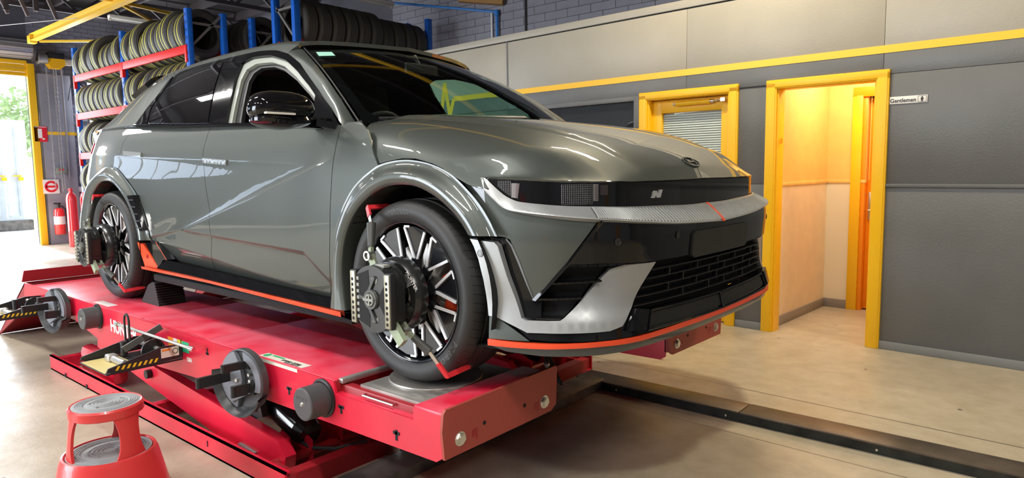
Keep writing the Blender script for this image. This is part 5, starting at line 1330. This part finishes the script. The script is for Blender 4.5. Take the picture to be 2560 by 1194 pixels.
mo2=copy_tree(mo,car); mo2.matrix_basis=Matrix.Translation((-.56,.92,0))@Matrix.Rotation(R(78),4,'Z')@Matrix.Translation((.56,-.92,0))@Matrix.Diagonal((1,-1,1,1))
# --- wheels
def tyre_prof():
    # (radius, offset outward from wheel centre plane)
    P_=[(.275,.118),(.283,.124),(.300,.134),(.318,.138),(.335,.134),(.347,.124),(.354,.112),(.359,.095),(.3615,.075)]
    g=[(.3615,.068),(.354,.066),(.354,.056),(.362,.054),(.363,.025),(.3555,.023),(.3555,.009),(.363,.007)]
    h=P_+g; return h+[(q,-o) for q,o in h[::-1]]
tp=tyre_prof()
def rubber_tread():
    m=bpy.data.materials.new('tyre_rubber'); m.use_nodes=True; nt=m.node_tree; b=nt.nodes['Principled BSDF']; N=nt.nodes.new; L=nt.links.new
    b.inputs['Base Color'].default_value=(.024,.024,.024,1); b.inputs['Roughness'].default_value=.55
    tc=N('ShaderNodeTexCoord'); sp_=N('ShaderNodeSeparateXYZ'); L(tc.outputs['Object'],sp_.inputs[0])
    def m_(op,a,c=None):
        x=N('ShaderNodeMath'); x.operation=op
        for i,v in ((0,a),(1,c)):
            if v is None: continue
            if isinstance(v,(int,float)): x.inputs[i].default_value=v
            else: L(v,x.inputs[i])
        return x.outputs[0]
    ang=m_('ARCTAN2',sp_.outputs[2],sp_.outputs[0]); rad=m_('SQRT',m_('ADD',m_('POWER',sp_.outputs[0],2),m_('POWER',sp_.outputs[2],2)))
    t=m_('FRACT',m_('ADD',m_('MULTIPLY',ang,68/(2*math.pi)),m_('MULTIPLY',sp_.outputs[1],7.0)))
    cut=m_('MULTIPLY',m_('LESS_THAN',t,.13),m_('GREATER_THAN',rad,.350))
    edge=m_('GREATER_THAN',m_('ABSOLUTE',sp_.outputs[1]),.06)
    h=m_('SUBTRACT',1.0,m_('MULTIPLY',cut,edge))
    bp=N('ShaderNodeBump'); bp.inputs['Strength'].default_value=1; bp.inputs['Distance'].default_value=.006; L(h,bp.inputs['Height']); L(bp.outputs['Normal'],b.inputs['Normal'])
    mx=N('ShaderNodeMix'); mx.data_type='RGBA'; L(m_('MULTIPLY',cut,edge),mx.inputs[0]); mx.inputs[6].default_value=(.026,.026,.026,1); mx.inputs[7].default_value=(.006,.006,.006,1); L(mx.outputs[2],b.inputs['Base Color'])
    return m
tyrem=rubber_tread()
def arc_text(mb,s,size,r_,a_start,y,depth=.0006,clockwise=True,gap_=1.08):
    """raised lettering round the sidewall; angle measured in the xz plane, seen from -y"""
    a=a_start
    for ch in s:
        if ch==' ': a-=size*.5/r_; continue
        vs,fs=text_geo(ch,size,depth)
        wdt=max(v[0] for v in vs) if vs else size*.5
        out=[]
        for v in vs:
            t=a-v[0]/r_; q=r_+v[1]
            out.append((q*math.cos(t),y(q)-v[2] ,q*math.sin(t)))
        mb.add(out,fs); a-=(wdt*gap_+size*.10)/r_
def sidewall_y(q):
    P_=[(.283,.124),(.300,.134),(.318,.138),(.335,.134),(.347,.124)]
    for (q0,o0),(q1,o1) in zip(P_,P_[1:]):
        if q<=q1: return -lerp(o0,o1,min(max((q-q0)/(q1-q0),0),1))-.0006
    return -.124
def make_wheel():
    w_=thing('wheel'); 
    t=MB().lathe(tp,(0,0,0),(0,-1,0),n=96).build('tyre',tyrem,w_)
    for tx,sz,rr_,aa in (('PIRELLI',.030,.306,106),('PZERO',.032,.304,-30),('PZERO',.030,.304,200)):
        lt=MB(); arc_text(lt,tx,sz,rr_,R(aa),sidewall_y); lt.build('sidewall_lettering',mat('letter_rubber',(.12,.118,.115),.5),w_,kind='stuff')
    MB().lathe([(.283,.121),(.280,.127),(.272,.124),(.266,.108),(.262,.05),(.255,-.10),(.272,-.12),(.283,-.118)],(0,0,0),(0,-1,0),n=72).build('rim_barrel',alloyblack,w_)
    MB().lathe([(.272,.1235),(.279,.1275),(.2815,.124)],(0,0,0),(0,-1,0),n=72).build('rim_edge',mat('rim_dark',(.05,.05,.055),.2,.8),w_)
    # ten V-shaped spoke pairs: dark wedge with machined legs
    def pt(rr,a,o): return Vector((rr*math.cos(a),-o,rr*math.sin(a)))
    for k in range(10):
        c=2*math.pi*k/10+R(10); ho=R(14.2); hi=R(2.6)
        tilt=R(2) if k%2 else R(-2)
        ro,ri=.259,.130
        fi=[pt(ri,c+tilt-hi,.092),pt(ri,c+tilt+hi,.092),pt(ro,c+ho,.106),pt(ro,c,.108),pt(ro,c-ho,.106)]
        mb=MB(); mb.add(fi+[p+Vector((0,.022,0)) for p in fi],[(0,1,2,3,4)]+[(i,(i+1)%5,(i+1)%5+5,i+5) for i in range(5)])
        sp1=mb.build('spoke',alloyblack,w_)
        leg=MB()
        for s in (1,-1):
            a=pt(ri-.006,c+tilt+hi*s*.9,.0955); b=pt(ro-.004,c+ho*s*.93,.110)
            leg.bar(a,b,.0105,.006,up=(0,1,0))
        leg.bar(pt(ro-.002,c+ho*.95,.1095),pt(ro-.002,c+ho*.45,.1105),.008,.005,up=(0,1,0))
        leg.build('machined_edge',machined,sp1)
        a=pt(.06,c+tilt,.085);b=pt(.135,c+tilt,.092); MB().bar(a,b,.028,.03,up=(0,1,0)).build('spoke_root',alloyblack,w_)
    MB().lathe([(.0,.096),(.05,.096),(.066,.090),(.072,.07),(.072,.02)],(0,0,0),(0,-1,0),n=40).build('hub',alloyblack,w_)
    d=MB().lathe([(.10,.040),(.188,.040),(.190,.030),(.190,.010),(.10,.010)],(0,0,0),(0,-1,0),n=60).lathe([(.0,.055),(.095,.055),(.10,.04)],(0,0,0),(0,-1,0),n=40).build('brake_disc',steel,w_)
    cal=MB(); ca0,ca1=R(-38),R(26); prof=[(.145,.060),(.160,.070),(.200,.070),(.215,.055),(.215,-.02),(.145,-.02)]
    cal.lathe(prof,(0,0,0),(0,-1,0),n=16,a0=ca0,a1=ca1)
    for t in (ca0,ca1): cal.add([pt(q,-t if 0 else t,o) for q,o in prof],[tuple(range(6))])
    cl_=cal.build('brake_caliper',orange,w_)
    return w_
wh=make_wheel(); wh.parent=car; wh.location=(0,-.815,.363)
# caliper facing: the lathe axis is -y so angles run mirrored; align to the front of the hub
wh2=copy_tree(wh,car); wh2.location=(-2.97,-.815,.363)
for x in (0,-2.97):
    w3=copy_tree(wh,car); w3.location=(x,.815,.363); w3.rotation_euler=(0,0,math.pi)
# ------------------------------------------------------------------ tyre racks
upm={}
def rack(name_label,frames,y0,y1,levels,axis='x',ztop=3.56,beam_lvls=None,group=None):
    """pallet rack: frames = list of positions along the run; (y0,y1) front/back"""
    t=thing('tyre_rack',(0,0,0),name_label,'rack')
    def P(a,b,z): return (a,b,z) if axis=='x' else (b,a,z)
    def bx(mb,a0,a1,b0,b1,z0,z1):
        if axis=='x': mb.box(a0,a1,b0,b1,z0,z1,.003)
        else: mb.box(b0,b1,a0,a1,z0,z1,.003)
        return mb
    for a in frames:
        for b in (y0,y1):
            mb=MB(); bx(mb,a-.045,a+.045,b-.035,b+.035,0,ztop); u_=mb.build('upright',bluem,t)
            hb=MB()
            sgn=-1 if b==y0 else 1
            if axis=='x' and b==y0:
                for k in range(16): hb.box(a-.02,a-.012,b-.037,b-.034,ztop-.1-.1*k,ztop-.06-.1*k).box(a+.012,a+.02,b-.037,b-.034,ztop-.1-.1*k,ztop-.06-.1*k)
                hb.build('slot_row',blackmat,u_)
        z=.3; k=0
        while z<ztop-.5:
            MB().bar(P(a,y0 if k%2 else y1,z),P(a,y1 if k%2 else y0,z+.5),.03,.03).build('brace',mat('brace_grey',(.20,.19,.19),.5,.4),t); z+=.55; k+=1
        MB().bar(P(a,y0,ztop-.08-.1),P(a,y1,ztop-.08-.1),.03,.03).build('brace',MATS['brace_grey'],t)
    for z in levels:
        for a,b in zip(frames,frames[1:]):
            for yy in (y0-.03,y1+.03):
                mb=MB(); bx(mb,a+.03,b-.03,yy-.02,yy+.02,z-.055,z+.055); mb.build('shelf_beam',redbeam,t)
                for e in (a+.0,b-.0):
                    mb=MB(); s_=.02 if e==a else -.02; bx(mb,e-.05,e+.05,yy-.026,yy+.022 if yy<y0 else yy+.026,z-.17,z+.055) if 0 else bx(mb,e+(.0 if e==a else -.05),e+(.05 if e==a else .0),yy-.024,yy+.024,z-.17,z+.055); mb.build('beam_hook',redbeam,t)
    return t
F1=[-11.60,-9.50,-7.30]
rack('blue and red tyre rack with yellow-marked tyres, left behind the car',F1,1.69,2.17,[3.03,2.38,1.70,1.02])
rack('blue tyre rack in the dark behind the nearer left rack',[-11.5,-9.4,-7.27],2.58,3.05,[3.03,2.38])
rack('blue tyre rack of plain dark tyres above the car roof, near the brick wall',[2.39,4.68],-5.85,-6.32,[3.03,2.2],axis='y',ztop=3.66)
tread_dark=mat('stock_tyre',(.045,.042,.040),.65,bump=.2,bscale=70)
TYM={}
def tyre_mesh(R_,w_,key):
    if key in TYM: return TYM[key]
    rb=R_*.66; h=w_/2
    prof=[(rb,h*.70),(rb*1.05,h*.86),(R_*.84,h),(R_*.93,h*.93),(R_*.975,h*.78)]
    n=4
    for i in range(n):
        a=h*(.70-1.40*i/(n)); b=h*(.70-1.40*(i+.82)/n); c=h*(.70-1.40*(i+.91)/n)
        prof+=[(R_,a),(R_,b)]
        if i<n-1: prof+=[(R_-.008,b-.002),(R_-.008,a-h*1.40/n+.002)]
    prof+=[(R_*.975,-h*.78),(R_*.93,-h*.93),(R_*.84,-h),(rb*1.05,-h*.86),(rb,-h*.70),(rb*1.02,-h*.5),(R_*.92,-h*.6),(R_*.93,h*.6),(rb*1.02,h*.5),(rb,h*.7)]
    me=MB().lathe(prof,(0,0,0),(1,0,0),n=40).mesh('tyre',tread_dark); TYM[key]=me
    yb=MB().lathe([(R_+.0012,h*.30),(R_+.0016,h*.22),(R_+.0012,h*.14)],(0,0,0),(1,0,0),n=40).mesh('yellow_band',yellowmark)
    yb2=MB().lathe([(R_+.0012,-h*.42),(R_+.0016,-h*.48),(R_+.0012,-h*.54)],(0,0,0),(1,0,0),n=40).mesh('yellow_band',yellowmark)
    TYM[key+'y']=yb; TYM[key+'z']=yb2
    return me
def put_tyre(x,y,z,R_,w_,label,group,axis='x',mark=True,tilt=0):
    key='%.3f_%.3f'%(R_,w_); me=tyre_mesh(R_,w_,key)
    o=bpy.data.objects.new('tyre',me); C.objects.link(o); o.location=(x,y,z)
    o.rotation_euler=(random.uniform(0,6),0,0)
    o.rotation_euler=(0,tilt,math.pi/2 if axis=='y' else 0)
    tag(o,label,'tyre',group)
    if mark:
        for s in (('y','z') if random.random()<.45 else (random.choice('yz'),)):
            b=bpy.data.objects.new('yellow_band',TYM[key+s]); C.objects.link(b); b.parent=o
    return o
ORD=['first','second','third','fourth','fifth','sixth','seventh','eighth','ninth','tenth','eleventh','twelfth','thirteenth']
def row(a0,a1,zb,specs,where,group,fixed,gap_half,axis='x',start=0):
    """tyres standing in a row between two beams"""
    a=a0; n=len(specs)
    tot=sum(s[1] for s in specs); sp_=(a1-a0-tot)/max(n-1,1) if a1 is not None else .004
    for i,(R_,w_,mk,big) in enumerate(specs):
        zc=zb+.055+math.sqrt(max(R_*R_-(gap_half+.02)**2,.01))+(.0)
        size='large' if R_>.335 else ('small' if R_<.30 else 'medium')
        lab='%s %s tyre, %s from left on %s'%(size,'yellow-lined' if mk else 'plain dark',ORD[i+start],where) if axis=='x' else 'dark tyre above the car roof, %s from the nearer blue upright'%ORD[i]
        c=a+w_/2
        if axis=='x': put_tyre(c,fixed,zc,R_,w_,lab,group,'x',mk,random.uniform(-.06,.06))
        else: put_tyre(fixed,c,zc,R_,w_,lab,group,'y',mk)
        a+=w_+sp_
L_,M_,S_=(.345,.235),(.325,.215),(.30,.195)
def sp_(seq,mk=2): return [( *{'L':L_,'M':M_,'S':S_}[c.upper()],(mk if c.isupper() else 0),0) for c in seq]
yc=(1.69+2.17)/2
row(-11.52,-9.58,3.03,sp_('MSLmLSSsM'),'top shelf, left rack bay','yellow-marked tyres on the top shelf',yc,.24)
row(-9.42,-7.38,3.03,sp_('MSLSMMMLMM'),'top shelf, right rack bay','yellow-marked tyres on the top shelf',yc,.24)
row(-11.52,-9.58,2.38,sp_('MMMMMMMMM'),'second shelf, left rack bay','tyres on the second shelf',yc,.24)
row(-9.42,-7.38,2.38,sp_('MMSMMMMMM'),'second shelf, right rack bay','tyres on the second shelf',yc,.24)
row(-11.52,-9.58,1.70,sp_('MLMMSMMMM'),'third shelf, left rack bay','tyres on the third shelf',yc,.24)
row(-11.52,-10.2,1.02,sp_('LMMMMM'),'lowest shelf, left rack bay','tyres on the lowest shelf',yc,.24)
row(2.47,4.60,3.03,[(.335,.205,0,0)]*6+[(.315,.205,0,0)]*4,'the rack above the car roof','plain tyres above the car roof',-6.085,.24,axis='y')
for i in range(9):
    put_tyre(-9.28+.23*i,2.815,3.03+.055+.22,.325,.215,'shadowed dark tyre, %s from left on the rear rack behind the yellow-lined tyres'%ORD[i],'dark tyres on the rear rack','x',0)
# ------------------------------------------------------------------ roof steel, lamps
yb=thing('roof_beam',(-12.8,1.42,3.8),'yellow roof beam running over the car from above the roller door','beam')
MB().box(0,18.5,-.055,.055,-.006,.006).box(0,18.5,-.006,.006,0,.11).box(0,18.5,-.055,.055,.104,.116).build('beam_section',yelbeam,yb)
MB().box(-.12,.05,-.06,.06,-.04,.10,.01).build('beam_end_bracket',yelbeam,yb)
def brace(a,b,w_,label,m=yelbeam):
    o=MB().bar(a,b,w_,w_).build('roof_brace',m); tag(o,label,'brace'); return o
brace((-8.92,1.31,3.96),(-10.6,-.9,3.96),.05,'thin yellow roof brace in the top left corner, level along the picture edge')
brace((-9.05,1.46,3.90),(-9.45,2.9,3.90),.045,'thin yellow roof brace running right above the top shelf tyres')
brace((-9.0,.6,3.90),(-9.05,1.46,3.90),.045,'thin yellow roof brace left of the big roof beam')
brace((-9.05,1.50,3.88),(-10.05,2.60,3.80),.04,'thin yellow diagonal roof brace falling to the right behind the white lamp')
brace((-12.74,1.51,3.80),(-11.4,2.8,3.80),.04,'thin yellow brace behind the farthest blue upright')
for i,x in enumerate((-2.4,2.2)):
    o=MB().bar((x,-8.4,3.92),(x,1.35,3.92),.07,.10).build('roof_beam',yelbeam); tag(o,'yellow cross beam under the dark roof, %s from the far wall'%ORD[i],'beam')
def batten(x,y,z,L__,ax,label,glow=True,grp=None):
    t=thing('tube_lamp',(x,y,z),label,'lamp',grp)
    if ax=='x': MB().box(-L__/2,L__/2,-.05,.05,0,.05,.004).build('lamp_housing',white,t); MB().cyl((-L__/2+.03,0,-.018),(L__/2-.03,0,-.018),.013,n=12).build('tube',tubemat if glow else white,t)
    else: MB().box(-.05,.05,-L__/2,L__/2,0,.05,.004).build('lamp_housing',white,t); MB().cyl((0,-L__/2+.03,-.018),(0,L__/2-.03,-.018),.013,n=12).build('tube',tubemat if glow else white,t)
    for s in (1,-1):
        q=(s*L__*.35,0) if ax=='x' else (0,s*L__*.35); MB().cyl((q[0],q[1],.05),(q[0],q[1],4.75-z),.006,n=6).build('hanger_rod',darksteel,t)
        p=(s*(L__/2-.015),0) if ax=='x' else (0,s*(L__/2-.015)); MB().box(p[0]-.015,p[0]+.015,p[1]-.02,p[1]+.02,-.035,.0,.003).build('end_cap',white,t)
batten(-9.72,2.12,3.78,1.05,'y','unlit white batten lamp above the left tyre rack',False)
batten(-6.05,3.78,3.80,.75,'y','white batten lamp at the top edge above the plain tyres',False)
PL=['behind the car near the far door','behind the middle of the car side','over the car rear side','over the near side of the car front','in front of the car on the open side','over the side aisle by the rear wheel','over the side aisle by the front wheel','over the side aisle ahead of the car','in front of the yellow doors','over the car bonnet by the partition']
for (x,y),pl_ in zip(LAMPS,PL): batten(x,y,4.10,1.25,'x','lit white tube lamp under the roof, '+pl_,True,'lit tube lamps under the roof')  # the side aisle lamps are added, unseen
cb_=MB().tube([(-13.6,.2,3.9),(-10.5,1.4,3.86),(-9.7,2.6,3.90)],.006,6).build('roof_cable',mat('cable_grey',(.45,.42,.44),.5)); tag(cb_,'thin pale cable sagging under the roof at top left','cable')
for i,(y,z) in enumerate(((.55,3.98),(.85,3.98),(1.15,3.98))):
    pass
# dark roof struts against the far gable
for i,(px,y) in enumerate(((0,.62),(1,1.02),(2,1.30),(3,1.72))):
    o=MB().bar((-11.6,y-.55,4.7),(-11.6,y-.55,3.95+.05*i),.07,.07).build('roof_strut',darksteel); tag(o,'dark steel strut under the roof at top left, %s from the picture edge'%ORD[i],'strut')
    o=MB().bar((-11.6,y-.50,4.7),(-11.6,y-.25,4.0),.05,.05).build('roof_strut',mat('strut_grey',(.13,.10,.10),.6)); tag(o,'slanting brown-grey strut under the roof at top left, %s from the picture edge'%ORD[i],'strut')
# blue air pipe, conduit and timber on the brick wall
ap=thing('air_pipe',(-4.95,5.24,0),'blue air pipe with elbow on the brick wall above the office','pipe')
MB().tube([(-2.0+.0,-1.0,4.05),(-.05,-.02,3.73),(0,0,3.70)],.018,8).tube([(0,0,3.70),(.0,0,3.62),(.0,0,2.8)],.022,8).cyl((0,0,3.66),(0,0,3.75),.034,n=12).build('pipe_run',mat('pipe_blue',(.02,.20,.62),.4),ap)
MB().cyl((-.12,.02,2.8),(-.12,.02,3.75),.014,n=8).build('white_conduit',white,ap)
o=MB().tube([(-4.42,5.27,4.2),(-4.42,5.27,3.85)]+[(-4.42+.10*math.sin(t)-.0,5.27,3.85-.0) for t in (0,)]+[(-4.42,5.27,2.8)],.014,8).build('black_conduit',blackplas); tag(o,'black bent conduit on the brick wall right of the blue pipe','conduit')
o=MB().bar((-5.4,4.9,3.92),(-4.82,5.24,3.84),.12,.08).build('timber_beam',mat('timber',(.38,.20,.06),.6)); tag(o,'short brown timber beam end above the blue pipe','beam')
o=MB().bar((-4.98,5.20,3.15),(-4.70,5.15,2.84),.03,.03).build('white_stick',white); tag(o,'white offcut leaning on the brick wall on top of the office','stick')
o=MB().box(-4.45,-4.15,3.25,3.45,2.835,2.855,.004).build('timber_offcut',mat('timber_pale',(.60,.42,.22),.6)); o.location=(.3,.2,0); tag(o,'pale timber offcut lying on the office top rail','offcut')
o=MB().box(-6.35,-6.0,5.24,5.29,2.95,3.05,.003).build('wall_vent',blackplas); tag(o,'dark vent box on the brick wall behind the office end','vent')
# ------------------------------------------------------------------ things on the far wall
def fw(name,label,cat): return thing(name,(-13.78,0,0),label,cat)
h=thing('chain_hoist',(-13.70,1.86,3.62),'yellow and black door hoist with hanging chain loops beside the roller door','hoist')
MB().box(-.08,.08,.02,.30,.02,.14,.01).build('motor_housing',blackplas,h)
MB().prism([(.0,.02),(.30,.02),(.30,-.10),(.22,-.17),(.06,-.17),(0,-.08)],-.09,.09,'yz').build('yellow_cover',mat('hoist_yellow',(.95,.50,.01),.35),h)
MB().cyl((.05,-.14,.0),(.05,.0,.0),.09,n=20).lathe([(.06,0),(.11,.0),(.11,.02),(.06,.02)],(.05,-.14,0),(0,-1,0),n=20).build('gearbox',steel,h)
def chain(x,y0,z0,z1):
    mb=MB(); n=int((z0-z1)/.045)
    for i in range(n):
        z=z0-.045*i; a=i%2
        pts=[(x+(.010*math.cos(t) if a else 0),y0+(0 if a else .010*math.cos(t)),z+.026*math.sin(t)) for t in [2*math.pi*k/8 for k in range(8)]]
        mb.tube(pts,.0045,5,closed=True)
    return mb
ch=chain(.05,-.02,-.16,-2.55); ch.v+=[]; ch.build('chain',mat('chain_grey',(.42,.40,.40),.4,.6),h,kind='stuff')
chain(.05,.10,-.16,-2.60).build('chain',MATS['chain_grey'],h,kind='stuff'); chain(.05,.14,-.16,-2.55).build('chain',MATS['chain_grey'],h,kind='stuff')
t=thing('junction_box',(-13.76,2.24,3.60),'pale junction box with dangling lead right of the yellow hoist','box')
MB().box(-.02,.05,-.10,.10,-.06,.06,.01).build('box_body',white,t); MB().tube([(.05,.05,-.06),(.05,.05,-.3),(.05,-.02,-.6),(.05,-.05,-.75)],.008,6).build('lead',blackplas,t)
o=MB().cyl((-13.74,2.12,3.5),(-13.74,2.12,1.30),.018,n=8).build('wall_conduit',mat('conduit_grey',(.25,.24,.27),.5)); tag(o,'grey vertical conduit on the far brick pier, nearer the hoist chains','conduit')
o=MB().cyl((-13.85,2.36,3.3),(-13.85,2.36,1.12),.015,n=8).build('wall_conduit',MATS['conduit_grey']); tag(o,'thin grey conduit dropping to the socket on the far wall','conduit')
t=thing('fire_alarm_sign',(-13.77,1.69,2.18),'red sign with white handset symbol beside the yellow door post','sign')
MB().box(0,.01,-.11,.11,-.15,.15,.002).build('sign_plate',redsign,t); MB().box(.01,.013,-.05,.02,-.08,.10).box(.01,.013,.02,.06,-.11,-.08).box(.01,.012,-.10,.10,.13,.14).build('symbol',white,t)
t=thing('door_control_box',(-13.70,1.93,1.46),'small grey-green control box hanging at the end of the chain','control box')
MB().box(-.03,.04,-.05,.12,-.06,.06,.01).build('box_body',mat('box_green',(.22,.26,.22),.5),t); MB().cyl((.04,.0,.02),(.055,.0,.02),.015,n=10).cyl((.04,.06,.02),(.055,.06,.02),.015,n=10).build('button',redsign,t)
t=thing('wall_socket',(-13.86,2.38,1.08),'white double socket under the thin conduit on the far wall','socket')
MB().box(-.02,.03,-.10,.10,-.05,.05,.006).build('socket_plate',white,t)
t=thing('prohibition_sign',(-13.76,1.79,1.15),'white square sign with red round symbol above the fire extinguisher','sign')
MB().box(0,.01,-.14,.14,-.14,.14,.002).build('sign_plate',white,t); MB().lathe([(.072,0),(.115,0),(.115,.004),(.072,.004)],(.01,0,.0),(1,0,0),n=28).box(.010,.014,-.09,.09,-.02,.02).build('symbol',redsign,t)
t=thing('fire_extinguisher',(-13.66,1.86,.20),'red fire extinguisher with white label hanging on the far brick pier','fire extinguisher')
MB().lathe([(0,0),(.085,0),(.095,.02),(.095,.44),(.08,.50),(.03,.53),(0,.53)],(0,0,0),(0,0,1),n=28).build('cylinder',mat('extinguisher_red',(.78,.03,.03),.25,0,.6),t)
MB().box(-.13,-.09,-.04,.04,.30,.42).build('wall_bracket',blackplas,t)
MB().lathe([(.0965,.20),(.0965,.36)],(0,0,0),(0,0,1),n=28).build('label',white,t)
MB().cyl((0,0,.52),(0,0,.60),.03,n=12).box(-.02,.02,-.08,.04,.60,.63,.005).tube([(0,.04,.57),(0,.12,.5),(0,.13,.25)],.012,6).build('valve',blackplas,t)
for i,(y,rr) in enumerate(((2.28,.115),(2.47,.115))):
    t=thing('gas_cylinder',(-12.9,(1.86,2.10)[i],0),'tall red gas cylinder by the far wall, %s one'%('right-hand' if i else 'left-hand'),'gas cylinder')
    rr=.09; MB().lathe([(0,0),(rr,0),(rr,.92),(rr*.8,1.0),(.04,1.04),(0,1.04)],(0,0,0),(0,0,1),n=28).build('cylinder',mat('extinguisher_red',(.78,.03,.03),.25,0,.6),t)
    MB().cyl((0,0,1.03),(0,0,1.12),.03,n=12).cyl((0,-.04,1.09),(0,.04,1.09),.018,n=10).build('valve',MATS['extinguisher_red'],t)
# ------------------------------------------------------------------ outside the roller door
ct_=thing('shipping_container',(-18.6,-2.2,.25),'pale blue-grey shipping container with lock bars outside the roller door','container')
cm_=mat('container_blue',(.62,.68,.74),.5,noise=.12,nscale=3)
MB().box(-2.5,0,-3.0,4.9,0,2.5,.01).build('container_body',cm_,ct_)
for k in range(30): MB().box(0,.03,-2.9+.26*k,-2.78+.26*k,.12,2.38,.01).build('corrugation',cm_,ct_)
for y in (3.55,3.95,4.35,4.7): 
    b=MB().cyl((.08,y,.05),(.08,y,2.45),.022,n=10).build('lock_bar',mat('bar_pale',(.65,.66,.68),.4,.3),ct_)
    MB().box(.05,.11,y-.05,y+.05,1.0,1.08).box(.05,.11,y-.16,y+.02,1.10,1.13).build('bar_handle',mat('hoist_yellow',(.95,.50,.01),.35),b)
MB().box(-.1,.06,-3.0,4.9,-.25,0).build('underframe',wornsteel,ct_)
leafm=mat('leaf_green',(.30,.40,.20),.7)
for i,(x,y,z,s_) in enumerate(((-25,4.2,3.0,1.3),(-26,-.4,3.2,1.5),(-25,-5,3.2,1.6))):
    t=thing('tree',(x,y,0),'leafy green tree behind the container, %s from the door post'%ORD[i],'tree')
    MB().cyl((0,0,0),(0,0,z),.16,.08,n=10).build('trunk',mat('bark',(.16,.10,.06),.9),t)
    mb=MB()
    for k in range(900):
        d=Vector((random.gauss(0,1),random.gauss(0,1),random.gauss(0,.8))).normalized()*s_*random.random()**.4; c=d+Vector((0,0,z)); a=Vector((random.gauss(0,1),random.gauss(0,1),random.gauss(0,1))).normalized(); b=a.orthogonal().normalized()
        mb.add([c-a*.14,c+b*.06,c+a*.14,c-b*.06],[(0,1,2,3)])
    o=bpy.data.objects.new('crown',mb.mesh('crown',leafm,fix=False)); C.objects.link(o); o.parent=t; o['kind']='stuff'
# ------------------------------------------------------------------ workshop side behind the viewer (seen only as reflections)
for i,(x,c_) in enumerate(((-10.2,(.02,.12,.5)),(-9.2,(.55,.03,.03)),(2.0,(.6,.03,.03)))):
    t=thing('tool_cabinet',(x,-8.2,0),'%s tool cabinet against the side wall behind the viewer'%('blue','red','wide red')[i],'cabinet')
    MB().box(-.35,.35,-.25,.25,.08,1.0,.01).build('cabinet_body',mat('cab%d'%i,c_,.35),t)
    for k in range(5): 
        d=MB().box(-.32,.32,.25,.27,.12+.17*k,.27+.17*k,.004).build('drawer',MATS['cab%d'%i],t); MB().box(-.2,.2,.27,.285,.22+.17*k,.24+.17*k).build('handle',bright,d)
bpy.context.view_layer.update()
